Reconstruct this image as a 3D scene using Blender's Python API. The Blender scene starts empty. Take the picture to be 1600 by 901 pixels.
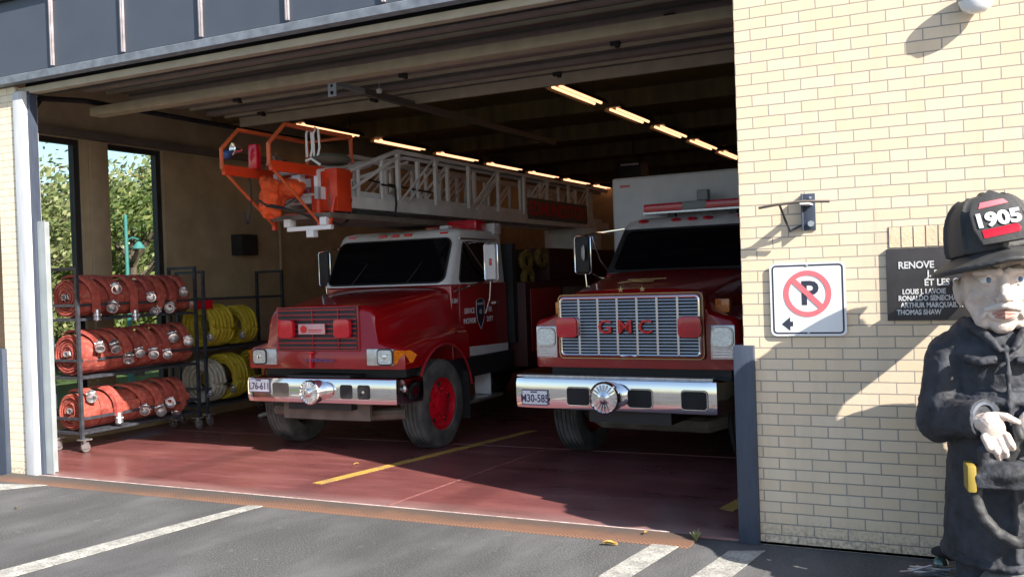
import bpy, bmesh, math, random
from mathutils import Vector, Matrix, noise
R = math.radians
random.seed(7)
scene = bpy.context.scene
COL = scene.collection

# ------------------------------------------------------------------ camera
YAW, PITCH, ROLL = R(26.74), R(-0.55), R(-1.96)
fw = Vector((-math.sin(YAW)*math.cos(PITCH), math.cos(YAW)*math.cos(PITCH), math.sin(PITCH)))
rt0 = Vector((math.cos(YAW), math.sin(YAW), 0)); up0 = rt0.cross(fw)
rt = rt0*math.cos(ROLL) + up0*math.sin(ROLL); up = -rt0*math.sin(ROLL) + up0*math.cos(ROLL)
cd = bpy.data.cameras.new('camera'); cam = bpy.data.objects.new('camera', cd); COL.objects.link(cam)
cd.sensor_width = 36; cd.lens = 33.86; cd.clip_start = 0.05; cd.clip_end = 2000
M = Matrix((rt, up, -fw)).transposed().to_4x4(); M.translation = Vector((0, -7.098, 2.004))
cam.matrix_world = M
scene.camera = cam

# ------------------------------------------------------------------ world, sun, exposure
SUN = Vector((1.38, -0.53, 1.0))            # towards the sun
w = bpy.data.worlds.new('World'); scene.world = w; w.use_nodes = True
nt = w.node_tree; bg = nt.nodes['Background']
sky = nt.nodes.new('ShaderNodeTexSky'); sky.sky_type = 'NISHITA'; sky.sun_disc = False
sky.sun_elevation = math.atan2(SUN.z, math.hypot(SUN.x, SUN.y)); sky.sun_rotation = math.atan2(SUN.x, SUN.y)
nt.links.new(sky.outputs[0], bg.inputs[0]); bg.inputs[1].default_value = 0.095
sl = bpy.data.lights.new('sun', 'SUN'); sl.energy = 5.0; sl.angle = R(0.5); sl.color = (1, .93, .82)
so = bpy.data.objects.new('sun', sl); COL.objects.link(so); so.location = (8, -6, 12)
so.rotation_euler = (-SUN).to_track_quat('-Z', 'Y').to_euler()
vs = scene.view_settings
vs.view_transform = 'Standard'; vs.look = 'None'; vs.exposure = 1.25; vs.gamma = 1; vs.use_curve_mapping = False

# ------------------------------------------------------------------ materials
MATS = {}
def mat(name, col, rough=.6, metal=0., var=.12, vs_=6., bump=0., bs=60., coat=0., emit=0., spec=.5, col2=None, streak=None):
    if name in MATS: return MATS[name]
    m = bpy.data.materials.new(name); m.use_nodes = True; n = m.node_tree.nodes; l = m.node_tree.links
    b = n['Principled BSDF']
    b.inputs['Roughness'].default_value = rough; b.inputs['Metallic'].default_value = metal
    b.inputs['Coat Weight'].default_value = coat; b.inputs['Coat Roughness'].default_value = .08
    b.inputs['Specular IOR Level'].default_value = spec
    tc = n.new('ShaderNodeTexCoord')
    no = n.new('ShaderNodeTexNoise'); no.inputs['Scale'].default_value = vs_; no.inputs['Detail'].default_value = 6
    mp = n.new('ShaderNodeMapping'); l.new(tc.outputs['Object'], mp.inputs[0]); l.new(mp.outputs[0], no.inputs[0])
    if streak: mp.inputs['Scale'].default_value = streak
    cr = n.new('ShaderNodeValToRGB'); cr.color_ramp.elements[0].position = .3; cr.color_ramp.elements[1].position = .7
    c2 = col2 or [min(1, c*(1+var)) for c in col]
    cr.color_ramp.elements[0].color = (*[c*(1-var) for c in col], 1); cr.color_ramp.elements[1].color = (*c2, 1)
    l.new(no.outputs['Fac'], cr.inputs[0]); l.new(cr.outputs[0], b.inputs['Base Color'])
    mr = n.new('ShaderNodeMapRange'); mr.inputs['To Min'].default_value = max(0, rough-.08); mr.inputs['To Max'].default_value = min(1, rough+.1)
    l.new(no.outputs['Fac'], mr.inputs[0]); l.new(mr.outputs[0], b.inputs['Roughness'])
    if bump:
        n2 = n.new('ShaderNodeTexNoise'); n2.inputs['Scale'].default_value = bs; n2.inputs['Detail'].default_value = 5
        l.new(tc.outputs['Object'], n2.inputs[0])
        bp = n.new('ShaderNodeBump'); bp.inputs['Strength'].default_value = bump; bp.inputs['Distance'].default_value = .01
        l.new(n2.outputs['Fac'], bp.inputs['Height']); l.new(bp.outputs[0], b.inputs['Normal'])
    if emit:
        b.inputs['Emission Color'].default_value = (*col, 1); b.inputs['Emission Strength'].default_value = emit
    MATS[name] = m; return m

class NB:  # tiny node helper
    def __init__(s, name):
        s.m = bpy.data.materials.new(name); s.m.use_nodes = True; s.n = s.m.node_tree.nodes; s.l = s.m.node_tree.links
        s.b = s.n['Principled BSDF']; s.tc = s.n.new('ShaderNodeTexCoord'); MATS[name] = s.m
    def add(s, t, **k):
        x = s.n.new(t)
        for a, v in k.items():
            if hasattr(x, a): setattr(x, a, v)
        return x
    def noise(s, sc, det=6, vec=None, rough=.55):
        x = s.n.new('ShaderNodeTexNoise'); x.inputs['Scale'].default_value = sc; x.inputs['Detail'].default_value = det; x.inputs['Roughness'].default_value = rough
        s.l.new(vec or s.tc.outputs['Object'], x.inputs[0]); return x.outputs['Fac']
    def ramp(s, fac, stops):
        x = s.n.new('ShaderNodeValToRGB'); e = x.color_ramp.elements
        while len(e) < len(stops): e.new(.5)
        for i, (p, c) in enumerate(stops): e[i].position = p; e[i].color = (*c, 1) if len(c) == 3 else c
        s.l.new(fac, x.inputs[0]); return x.outputs[0]
    def mix(s, fac, a, b, mode='MIX'):
        x = s.n.new('ShaderNodeMix'); x.data_type = 'RGBA'; x.blend_type = mode
        if isinstance(fac, float): x.inputs[0].default_value = fac
        else: s.l.new(fac, x.inputs[0])
        for i, v in ((6, a), (7, b)):
            if isinstance(v, tuple): x.inputs[i].default_value = (*v, 1)
            else: s.l.new(v, x.inputs[i])
        return x.outputs[2]
    def math(s, op, a, b=0.):
        x = s.n.new('ShaderNodeMath'); x.operation = op
        for i, v in enumerate((a, b)):
            if isinstance(v, (int, float)): x.inputs[i].default_value = v
            else: s.l.new(v, x.inputs[i])
        return x.outputs[0]
    def mapping(s, sc=(1, 1, 1), rot=(0, 0, 0), loc=(0, 0, 0)):
        x = s.n.new('ShaderNodeMapping'); x.inputs['Scale'].default_value = sc; x.inputs['Rotation'].default_value = rot; x.inputs['Location'].default_value = loc
        s.l.new(s.tc.outputs['Object'], x.inputs[0]); return x.outputs[0]
    def bump(s, h, st, dist=.01):
        x = s.n.new('ShaderNodeBump'); x.inputs['Strength'].default_value = st; x.inputs['Distance'].default_value = dist
        s.l.new(h, x.inputs['Height']); s.l.new(x.outputs[0], s.b.inputs['Normal'])

def brick_mat(name='yellow_brick', ca=(.79, .655, .50), cb_=(.76, .61, .435), mo=(.30, .29, .28)):
    k = NB(name)
    v = k.mapping(rot=(R(90), 0, 0), loc=(1.68, 0, 0))
    # bring (x, z) into the texture plane
    sp = k.add('ShaderNodeSeparateXYZ'); k.l.new(k.tc.outputs['Object'], sp.inputs[0])
    cb = k.add('ShaderNodeCombineXYZ'); k.l.new(k.math('ADD', sp.outputs[0], 1.68+.2317*40), cb.inputs[0]); k.l.new(k.math('ADD', sp.outputs[2], .80), cb.inputs[1])
    # slight waviness of the joints
    no = k.add('ShaderNodeTexNoise'); no.inputs['Scale'].default_value = 9; k.l.new(cb.outputs[0], no.inputs[0])
    sub = k.add('ShaderNodeVectorMath'); sub.operation = 'SUBTRACT'; k.l.new(no.outputs['Color'], sub.inputs[0]); sub.inputs[1].default_value = (.5, .5, .5)
    sc = k.add('ShaderNodeVectorMath'); sc.operation = 'SCALE'; k.l.new(sub.outputs[0], sc.inputs[0]); sc.inputs[3].default_value = .006
    ad = k.add('ShaderNodeVectorMath'); ad.operation = 'ADD'; k.l.new(cb.outputs[0], ad.inputs[0]); k.l.new(sc.outputs[0], ad.inputs[1])
    br = k.add('ShaderNodeTexBrick'); br.offset = .5; br.squash = 1
    br.inputs['Scale'].default_value = 1; br.inputs['Brick Width'].default_value = .2317; br.inputs['Row Height'].default_value = .080
    br.inputs['Mortar Size'].default_value = .0046; br.inputs['Mortar Smooth'].default_value = .25; br.inputs['Bias'].default_value = -.1
    br.inputs['Color1'].default_value = (*ca, 1); br.inputs['Color2'].default_value = (*cb_, 1); br.inputs['Mortar'].default_value = (*mo, 1)
    k.l.new(ad.outputs[0], br.inputs['Vector'])
    fine = k.noise(45, 5); c = k.mix(k.math('MULTIPLY', fine, .28), br.outputs['Color'], (.60, .46, .32))
    # stray darker and yellower bricks, faint run-off streaks
    wn = k.add('ShaderNodeTexWhiteNoise'); wn.noise_dimensions = '2D'
    row = k.math('FLOOR', k.math('DIVIDE', k.math('ADD', sp.outputs[2], .80), .080)); half = k.math('MULTIPLY', k.math('SUBTRACT', k.math('MODULO', row, 2.), 1.), .5)
    colm = k.math('FLOOR', k.math('SUBTRACT', k.math('DIVIDE', k.math('ADD', sp.outputs[0], 1.68+.2317*40), .2317), half))
    cv = k.add('ShaderNodeCombineXYZ'); k.l.new(colm, cv.inputs[0]); k.l.new(row, cv.inputs[1]); k.l.new(cv.outputs[0], wn.inputs[0])
    bm_ = k.math('SUBTRACT', 1., br.outputs['Fac'])
    c = k.mix(k.math('MULTIPLY', bm_, k.ramp(wn.outputs[0], [(.80, (0, 0, 0)), (.98, (.28, .28, .28))])), c, (.72, .54, .34))
    c = k.mix(k.math('MULTIPLY', bm_, k.ramp(wn.outputs[0], [(.02, (.3, .3, .3)), (.16, (0, 0, 0))])), c, (.60, .52, .42))
    st_ = k.noise(3., 6, k.mapping(sc=(2.5, 1, .25)), .6)
    c = k.mix(k.ramp(st_, [(.50, (0, 0, 0)), (.75, (.35, .35, .35))]), c, (.52, .43, .32))
    # dirt near the ground (splash zone)
    zr = k.add('ShaderNodeMapRange'); zr.inputs['From Min'].default_value = .02; zr.inputs['From Max'].default_value = .22; zr.inputs['To Min'].default_value = .62; zr.inputs['To Max'].default_value = 0
    k.l.new(sp.outputs[2], zr.inputs[0])
    spk = k.ramp(k.noise(38, 8), [(.42, (0, 0, 0)), (.62, (1, 1, 1))])
    c = k.mix(k.math('MULTIPLY', zr.outputs[0], spk), c, (.13, .10, .06))
    k.l.new(c, k.b.inputs['Base Color']); k.b.inputs['Roughness'].default_value = .85
    h = k.math('ADD', k.math('MULTIPLY', k.math('SUBTRACT', 1., br.outputs['Fac']), 1.), k.math('MULTIPLY', fine, .25))
    k.bump(h, .75, .006)
    return k.m
def asphalt_mat():
    k = NB('asphalt')
    g = k.noise(75, 4, None, .75); big = k.noise(.55, 5); mid = k.noise(2.2, 6, k.mapping(sc=(1, .35, 1), rot=(0, 0, R(-72))))
    c = k.ramp(g, [(.34, (.032, .032, .035)), (.5, (.075, .075, .080)), (.66, (.19, .188, .19))])
    c = k.mix(k.ramp(mid, [(.44, (0, 0, 0)), (.64, (.6, .6, .6))]), c, (.15, .15, .158)); sp_ = k.noise(9, 3); c = k.mix(k.ramp(sp_, [(.66, (0, 0, 0)), (.72, (.5, .5, .5))]), c, (.19, .185, .17))
    c = k.mix(k.ramp(big, [(.45, (0, 0, 0)), (.62, (.55, .55, .55))]), c, (.05, .05, .054))
    k.l.new(c, k.b.inputs['Base Color']); k.b.inputs['Roughness'].default_value = .9
    k.bump(g, .8, .010); return k.m
def floor_mat():
    k = NB('red_floor_paint')
    n1 = k.noise(1.4, 8, k.mapping(sc=(.5, 2.5, 1), rot=(0, 0, R(-12))), .65); n2 = k.noise(.9, 5); n3 = k.noise(60, 3)
    c = k.ramp(n1, [(.30, (.095, .016, .019)), (.52, (.145, .028, .031)), (.78, (.24, .09, .09))])
    c = k.mix(k.ramp(n2, [(.42, (0, 0, 0)), (.65, (.5, .5, .5))]), c, (.21, .062, .058))
    c = k.mix(k.math('MULTIPLY', n3, .2), c, (.5, .33, .3))
    sp = k.add('ShaderNodeSeparateXYZ'); k.l.new(k.tc.outputs['Object'], sp.inputs[0])
    # dark rubber tracks where the trucks roll in
    for i_, xw in enumerate((-8.12, -6.12, -4.40, -2.38)):
        d_ = k.add('ShaderNodeMapRange'); d_.inputs['From Min'].default_value = .10; d_.inputs['From Max'].default_value = .24; d_.inputs['To Min'].default_value = .42; d_.inputs['To Max'].default_value = 0
        k.l.new(k.math('ABSOLUTE', k.math('SUBTRACT', sp.outputs[0], xw)), d_.inputs[0]); c = k.mix(k.math('MULTIPLY', d_.outputs[0], k.ramp(n2, [(.35, (.2, .2, .2)), (.6, (1, 1, 1))])), c, (.05, .018, .018))
    # pale scuffed paint along the sill
    e = k.add('ShaderNodeMapRange'); e.inputs['From Min'].default_value = .02; e.inputs['From Max'].default_value = .32; e.inputs['To Min'].default_value = .5; e.inputs['To Max'].default_value = 0
    k.l.new(sp.outputs[1], e.inputs[0]); c = k.mix(k.math('MULTIPLY', e.outputs[0], n1), c, (.55, .45, .42))
    k.l.new(c, k.b.inputs['Base Color'])
    k.l.new(k.ramp(n1, [(.3, (.22,)*3), (.75, (.5,)*3)]), k.b.inputs['Roughness'])
    k.bump(n3, .08, .004); return k.m
def tread_mat():
    k = NB('rusty_tread_plate')
    w1 = k.add('ShaderNodeTexWave'); w1.inputs['Scale'].default_value = 13; k.l.new(k.mapping(rot=(0, 0, R(45))), w1.inputs[0])
    w2 = k.add('ShaderNodeTexWave'); w2.inputs['Scale'].default_value = 13; k.l.new(k.mapping(rot=(0, 0, R(-45))), w2.inputs[0])
    h = k.math('MAXIMUM', w1.outputs['Fac'], w2.outputs['Fac'])
    sp = k.add('ShaderNodeSeparateXYZ'); k.l.new(k.tc.outputs['Object'], sp.inputs[0])
    e = k.add('ShaderNodeMapRange'); e.inputs['From Min'].default_value = -.05; e.inputs['From Max'].default_value = -.24; k.l.new(sp.outputs[1], e.inputs[0])
    n1 = k.noise(2.0, 7, None, .7)
    f = k.math('ADD', k.math('MULTIPLY', e.outputs[0], .40), k.math('MULTIPLY', n1, .75))
    x = k.add('ShaderNodeMapRange'); x.inputs['From Min'].default_value = -9; x.inputs['From Max'].default_value = -3.5; x.inputs['To Min'].default_value = -.06; x.inputs['To Max'].default_value = .12
    k.l.new(sp.outputs[0], x.inputs[0]); f = k.math('ADD', f, x.outputs[0])
    c = k.ramp(f, [(.36, (.09, .082, .078)), (.60, (.145, .09, .068)), (.82, (.25, .125, .078))])
    c = k.mix(k.math('MULTIPLY', h, .35), c, (.10, .08, .07))
    k.l.new(c, k.b.inputs['Base Color']); k.b.inputs['Roughness'].default_value = .75; k.b.inputs['Metallic'].default_value = .15
    k.bump(h, .8, .006); return k.m
def paintline_mat(name, col, wear=.5):
    k = NB(name); g = k.noise(70, 4, None, .7); m_ = k.noise(7, 8, None, .7)
    c = k.mix(k.ramp(m_, [(wear-.08, (1, 1, 1)), (wear+.1, (0, 0, 0))]), col, tuple(x*.55+.04 for x in col))
    c = k.mix(k.ramp(g, [(.50, (0, 0, 0)), (.60, (.85, .85, .85))]), c, (.13, .13, .13))
    k.l.new(c, k.b.inputs['Base Color']); k.b.inputs['Roughness'].default_value = .75; k.bump(g, .35, .004); return k.m
def leaf_mat(name, c1, c2, c3):
    k = NB(name); oi = k.add('ShaderNodeNewGeometry')
    c = k.ramp(oi.outputs['Random Per Island'], [(0, c1), (.5, c2), (1, c3)])
    k.l.new(c, k.b.inputs['Base Color']); k.b.inputs['Roughness'].default_value = .55
    k.b.inputs['Transmission Weight'].default_value = 0
    tr = k.add('ShaderNodeBsdfTranslucent'); k.l.new(c, tr.inputs[0]); ms = k.add('ShaderNodeMixShader'); ms.inputs[0].default_value = .4
    k.l.new(k.b.outputs[0], ms.inputs[1]); k.l.new(tr.outputs[0], ms.inputs[2]); k.l.new(ms.outputs[0], k.n['Material Output'].inputs[0]); return k.m
def glass_mat(name, tint, gl=.05, rough=.02):
    k = NB(name); t = k.add('ShaderNodeBsdfTransparent'); t.inputs[0].default_value = (*tint, 1)
    g = k.add('ShaderNodeBsdfGlossy'); g.inputs['Roughness'].default_value = rough
    ms = k.add('ShaderNodeMixShader'); ms.inputs[0].default_value = gl
    k.l.new(t.outputs[0], ms.inputs[1]); k.l.new(g.outputs[0], ms.inputs[2])
    k.l.new(ms.outputs[0], k.n['Material Output'].inputs[0]); return k.m
def hose_mat(name, c1, c2, c3):
    k = NB(name); n1 = k.noise(14, 6); n2 = k.noise(3, 4)
    c = k.ramp(n1, [(.3, c1), (.5, c2), (.75, c3)]); c = k.mix(k.ramp(n2, [(.4, (0, 0, 0)), (.7, (.4, .4, .4))]), c, tuple(x*.45 for x in c1))
    k.l.new(c, k.b.inputs['Base Color']); k.b.inputs['Roughness'].default_value = .8
    wv = k.add('ShaderNodeTexWave'); wv.bands_direction = 'Y'; wv.inputs['Scale'].default_value = 60; k.l.new(k.tc.outputs['Object'], wv.inputs[0])
    k.bump(wv.outputs['Fac'], .25, .003); return k.m
BRICK = brick_mat(); PIERB = brick_mat('pale_painted_brick', (.84, .76, .60), (.82, .73, .56), (.52, .47, .38)); ASPH = asphalt_mat(); FLOOR = floor_mat(); TREAD = tread_mat()
WLINE = paintline_mat('white_road_paint', (.52, .51, .475), .50); YLINE = paintline_mat('yellow_floor_paint', (.62, .36, .04), .46)
RED = mat('fire_red_paint', (.30, .0015, .005), .30, var=.12, vs_=2.5, coat=.6)
RED2 = mat('deep_red_paint', (.27, .008, .012), .35, var=.15, coat=.4)
REDL = mat('red_lens', (.55, .006, .02), .2, coat=.7, var=.15, vs_=30)
WHT = mat('white_paint', (.72, .72, .73), .38, var=.05, coat=.3)
DWHT = mat('dusty_white_paint', (.68, .68, .71), .55, var=.12, vs_=4, bump=.08)
BLK = mat('black_rubber', (.018, .018, .02), .75, var=.3)
BLKP = mat('black_paint', (.02, .02, .023), .5, var=.3)
RACKM = mat('rack_steel', (.05, .055, .07), .5, .3, var=.35, vs_=12)
TYRE = mat('dusty_tyre', (.045, .045, .05), .9, var=.4, vs_=5, bump=.35, bs=30, col2=(.13, .125, .12))
CHR = mat('chrome', (.82, .82, .83), .07, 1., var=.03, vs_=1.5, bump=.12, bs=2.5)
STEEL = mat('worn_aluminium', (.60, .60, .62), .34, .85, var=.18, vs_=20, bump=.1)
GALV = mat('galvanised_steel', (.36, .40, .42), .5, .3, var=.12, vs_=5)
FASC = mat('blue_grey_sheet_metal', (.062, .075, .10), .5, .1, var=.07, vs_=3, bump=.03, bs=8)
FASL = mat('worn_blue_grey_edge', (.22, .25, .30), .5, .2, var=.28, vs_=9)
SEAM = mat('seam_edge', (.30, .27, .29), .55, .1, var=.3, vs_=7)
GREY = mat('slate_grey_paint', (.048, .062, .095), .5, .1, var=.14, vs_=6, streak=(6, 6, .8))
BEIGE = mat('beige_trim', (.40, .35, .27), .6, var=.12, vs_=5)
PINK = mat('faded_door_skin', (.22, .185, .175), .6, var=.12)
DDARK = mat('door_recess', (.10, .105, .10), .7, var=.15)
BEAM = mat('cream_steel', (.34, .30, .22), .6, var=.12)
PLAS = mat('tan_interior_wall', (.40, .32, .21), .8, var=.14, vs_=3, bump=.15, bs=30)
CEIL = mat('brown_ceiling_deck', (.14, .10, .035), .55, var=.35, vs_=1.2, streak=(5, .6, 1))
ORNG = mat('orange_red_paint', (.60, .042, .008), .42, var=.14, coat=.2)
ORNH = mat('orange_handrail', (.55, .10, .03), .5, var=.2)
ORNC = mat('orange_canvas', (.66, .075, .012), .75, var=.25, vs_=8, bump=.5, bs=9)
AMB = mat('amber_lens', (.75, .20, .01), .25, coat=.6, var=.2, vs_=40)
LENS = mat('headlamp_glass', (.65, .68, .72), .08, .75, var=.2, vs_=30, bump=.4, bs=90)
TUBE = mat('fluorescent_tube', (1., .47, .24), .5, var=0, emit=.98)
DGL = mat('dark_windscreen_glass', (.003, .003, .005), .03, var=.1, spec=.28)
WGL = glass_mat('window_glass', (.93, .97, .96)); CGL = glass_mat('cab_glass', (.55, .6, .6))
HOSE = hose_mat('red_hose_jacket', (.31, .055, .036), (.42, .085, .060), (.54, .20, .16))
HOSE2 = hose_mat('brick_hose_jacket', (.24, .04, .030), (.34, .062, .048), (.46, .15, .12))
YHOSE = hose_mat('yellow_hose', (.38, .27, .01), (.54, .41, .02), (.62, .52, .09))
CHOSE = hose_mat('cream_hose', (.36, .33, .27), (.50, .46, .38), (.60, .55, .45))
GRASS = mat('grass', (.06, .10, .025), .9, var=.4, vs_=3, bump=.6)
BARK = mat('bark', (.10, .075, .055), .9, var=.3, vs_=8, bump=.6, bs=25)
LEAF = leaf_mat('leaves_light', (.12, .16, .05), (.25, .28, .11), (.42, .40, .20))
LEAF2 = leaf_mat('leaves_dark', (.07, .12, .03), (.15, .20, .05), (.32, .34, .12))
TEAL = mat('teal_paint', (.05, .20, .19), .45, var=.1)
SIGNW = mat('sign_white', (.80, .81, .84), .4, var=.03); SIGNR = mat('sign_red', (.78, .16, .19), .45, var=.05); SIGNB = mat('sign_black', (.03, .035, .06), .5, var=.1)
PLQ = mat('plaque_black', (.045, .042, .045), .55, var=.2, bump=.1); PLQT = mat('plaque_white_letters', (.62, .63, .65), .6, var=.3, vs_=40)
COAT = mat('carved_black_coat', (.030, .033, .043), .72, var=.5, vs_=9, bump=.8, bs=28)
HELM = mat('black_helmet_paint', (.034, .035, .038), .62, var=.3, vs_=10, bump=.25, bs=30)
SKIN = mat('painted_flesh', (.64, .53, .47), .75, var=.18, vs_=9, bump=.6, bs=35)
STONE = mat('grey_plinth', (.17, .17, .17), .8, var=.25, vs_=10, bump=.7, bs=20)
HAIR = mat('white_hair_paint', (.66, .60, .56), .7, var=.08, bump=.5, bs=60)
EYEW = mat('eye_white', (.75, .73, .72), .4, var=.03); EYEB = mat('eye_blue', (.10, .16, .26), .4, var=.1); LIP = mat('lip_paint', (.42, .20, .17), .6, var=.1)
YEL = mat('yellow_stripe', (.30, .22, .04), .5, var=.15); BLUE = mat('blue_plastic', (.03, .08, .25), .4, var=.1)
GOLD = mat('gold_pinstripe', (.55, .38, .15), .4, var=.1)
LWHITE = mat('white_lettering', (.68, .68, .72), .5, var=.06); LRED = mat('red_lettering', (.65, .02, .02), .4, var=.08)
PLTW = mat('plate_white', (.78, .80, .86), .4, var=.04); LBLUE = mat('plate_letters', (.08, .05, .12), .5, var=.1)
GRME = mat('grille_black', (.02, .022, .03), .5, var=.2); LEAFY = mat('dry_leaf', (.45, .28, .06), .7, var=.3, vs_=30)
MUDFLAP = mat('under_metal', (.16, .135, .115), .7, .2, var=.3, vs_=5)

# ------------------------------------------------------------------ mesh helpers
class MB:
    def __init__(s): s.bm = bmesh.new()
    def box(s, x0, x1, y0, y1, z0, z1, m=None):
        vs = [s.bm.verts.new(Vector(p) if m is None else m @ Vector(p)) for p in
              ((x0, y0, z0), (x1, y0, z0), (x1, y1, z0), (x0, y1, z0), (x0, y0, z1), (x1, y0, z1), (x1, y1, z1), (x0, y1, z1))]
        for f in ((0, 3, 2, 1), (4, 5, 6, 7), (0, 1, 5, 4), (1, 2, 6, 5), (2, 3, 7, 6), (3, 0, 4, 7)): s.bm.faces.new([vs[i] for i in f])
        return s
    def tube(s, pts, r, n=8, closed=False, caps=True):
        pts = [Vector(p) for p in pts]; rs = r if isinstance(r, (list, tuple)) else [r]*len(pts)
        rings = []; ref = None; N = len(pts)
        for i, p in enumerate(pts):
            a = pts[(i-1) % N] if (closed or i > 0) else p; b = pts[(i+1) % N] if (closed or i < N-1) else p
            t = (b-a).normalized()
            if ref is None: ref = Vector((0, 0, 1)) if abs(t.z) < .9 else Vector((1, 0, 0))
            u = (ref - t*ref.dot(t))
            if u.length < 1e-4: u = t.orthogonal()
            u.normalize(); v = t.cross(u); ref = u
            k = 1.
            if (closed or 0 < i < N-1):
                c = (p-a).normalized().dot((b-p).normalized()); k = 1/max(.55, math.sqrt(max(0, (1+c)/2)))
            rings.append([s.bm.verts.new(p + (u*math.cos(2*math.pi*j/n) + v*math.sin(2*math.pi*j/n))*rs[i]*k) for j in range(n)])
        for i in range(N if closed else N-1):
            A, B = rings[i], rings[(i+1) % N]
            for j in range(n): s.bm.faces.new((A[j], A[(j+1) % n], B[(j+1) % n], B[j]))
        if caps and not closed:
            s.bm.faces.new(rings[0][::-1]); s.bm.faces.new(rings[-1])
        return s
    def cyl(s, p0, p1, r0, r1=None, n=20): return s.tube([p0, p1], [r0, r0 if r1 is None else r1], n)
    def lathe(s, prof, o, ax, n=28):   # prof: (radius, distance along axis); open profile
        o = Vector(o); ax = Vector(ax).normalized(); u = ax.orthogonal().normalized(); v = ax.cross(u); rings = []
        for r_, h in prof:
            if r_ < 1e-5: rings.append([s.bm.verts.new(o+ax*h)])
            else: rings.append([s.bm.verts.new(o+ax*h+(u*math.cos(2*math.pi*j/n)+v*math.sin(2*math.pi*j/n))*r_) for j in range(n)])
        for A, B in zip(rings, rings[1:]):
            if len(A) == 1 and len(B) == 1: continue
            for j in range(n):
                k = (j+1) % n
                if len(A) == 1: s.bm.faces.new((A[0], B[j], B[k]))
                elif len(B) == 1: s.bm.faces.new((A[j], B[0], A[k]))
                else: s.bm.faces.new((A[j], B[j], B[k], A[k]))
        return s
    def prism(s, poly, axis, a0, a1):  # polygon (2-D) extruded along axis 0/1/2
        def P(p, a):
            q = list(p); q.insert(axis, a); return Vector(q)
        A = [s.bm.verts.new(P(p, a0)) for p in poly]; B = [s.bm.verts.new(P(p, a1)) for p in poly]; n = len(poly)
        s.bm.faces.new(A); s.bm.faces.new(B[::-1])
        for i in range(n): s.bm.faces.new((A[i], B[i], B[(i+1) % n], A[(i+1) % n]))
        return s
    def loft(s, secs, cap0=True, cap1=True, closed=False):
        rings = [[s.bm.verts.new(Vector(p)) for p in sec] for sec in secs]; n = len(rings[0])
        for A, B in zip(rings, rings[1:]):
            for j in range(n if closed else n-1):
                k = (j+1) % n; s.bm.faces.new((A[j], A[k], B[k], B[j]))
        if cap0: s.bm.faces.new(rings[0][::-1])
        if cap1: s.bm.faces.new(rings[-1])
        return s
    def build(s, name, m, parent=None, smooth=False, bevel=0., seg=2, loc=None, auto=40):
        bm = s.bm
        bmesh.ops.remove_doubles(bm, verts=bm.verts, dist=1e-5)
        bmesh.ops.recalc_face_normals(bm, faces=bm.faces)
        if bevel:
            ed = [e for e in bm.edges if len(e.link_faces) == 2 and e.calc_face_angle(0) > .5]
            bmesh.ops.bevel(bm, geom=ed, offset=bevel, segments=seg, affect='EDGES', profile=.6, clamp_overlap=True)
        if smooth or bevel:
            for f in bm.faces: f.smooth = True
            for e in bm.edges:
                if len(e.link_faces) == 2 and e.calc_face_angle(0) > R(auto): e.smooth = False
        me = bpy.data.meshes.new(name); bm.to_mesh(me); bm.free()
        return link(name, me, m, parent, loc)
def link(name, me, m, parent=None, loc=None):
    o = bpy.data.objects.new(name, me); COL.objects.link(o)
    if m: me.materials.append(m)
    if parent: o.parent = parent
    if loc: o.location = loc
    return o
def tag(o, label=None, cat=None, group=None, kind=None):
    if label: o['label'] = label
    if cat: o['category'] = cat
    if group: o['group'] = group
    if kind: o['kind'] = kind
    return o
def thing(name, loc, label, cat, group=None, rz=0):
    o = bpy.data.objects.new(name, None); COL.objects.link(o); o.location = loc; o.rotation_euler = (0, 0, rz); o.empty_display_size = .2
    return tag(o, label, cat, group)
def text(name, s, size, loc, rot, m, parent=None, ext=.002, align='CENTER', sx=1., bold=0.):
    c = bpy.data.curves.new(name, 'FONT'); c.body = s; c.size = size; c.extrude = ext; c.align_x = align; c.align_y = 'CENTER'; c.resolution_u = 3
    c.offset = bold
    o = bpy.data.objects.new(name, c); COL.objects.link(o)
    dg = bpy.context.evaluated_depsgraph_get(); me = bpy.data.meshes.new_from_object(o.evaluated_get(dg)); bpy.data.objects.remove(o)
    t = link(name, me, m, parent); me.materials.clear(); me.materials.append(m)
    t.location = loc; t.rotation_euler = rot; t.scale = (sx, 1, 1); return t
FRONT = (R(90), 0, 0)          # text that faces -y
SIDE = (R(90), 0, R(90))       # text that faces +x

def dup_tree(o, parent=None):
    c = o.copy(); COL.objects.link(c)
    if parent: c.parent = parent
    for ch in o.children: dup_tree(ch, c)
    return c

# ================================================================== SETTING
g = MB(); g.box(-150, 150, -150, 150, -.3, 0); tag(g.build('ground', ASPH), kind='structure')
g = MB(); g.box(-60, -11.6, -6, 60, .004, .03); tag(g.build('lawn', GRASS), kind='structure')
g = MB(); g.box(-11.2, 2.4, 0.0, 20, .004, .022); tag(g.build('garage_floor', FLOOR), kind='structure')
g = MB(); g.prism([(-.30, .001), (-.002, .001), (-.002, .024), (-.27, .012)], 0, -9.95, -2.06)
tag(g.build('tread_plate_sill', TREAD), kind='structure')
def line(pts, m, z, name='painted_line', kind='structure'):
    b = MB(); vs = [b.bm.verts.new((x, y, z)) for x, y in pts]; b.bm.faces.new(vs)
    r = bmesh.ops.extrude_face_region(b.bm, geom=b.bm.faces[:]);
    for v in r['geom']:
        if isinstance(v, bmesh.types.BMVert): v.co.z += .003
    return tag(b.build(name, m), kind=kind)
line([(-6.60, -2.72), (-6.33, -2.64), (-6.06, -.26), (-6.22, -.31)], WLINE, .004)
line([(-2.43, -1.15), (-2.24, -1.20), (-2.12, -.16), (-2.33, -.21)], WLINE, .004)
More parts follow.
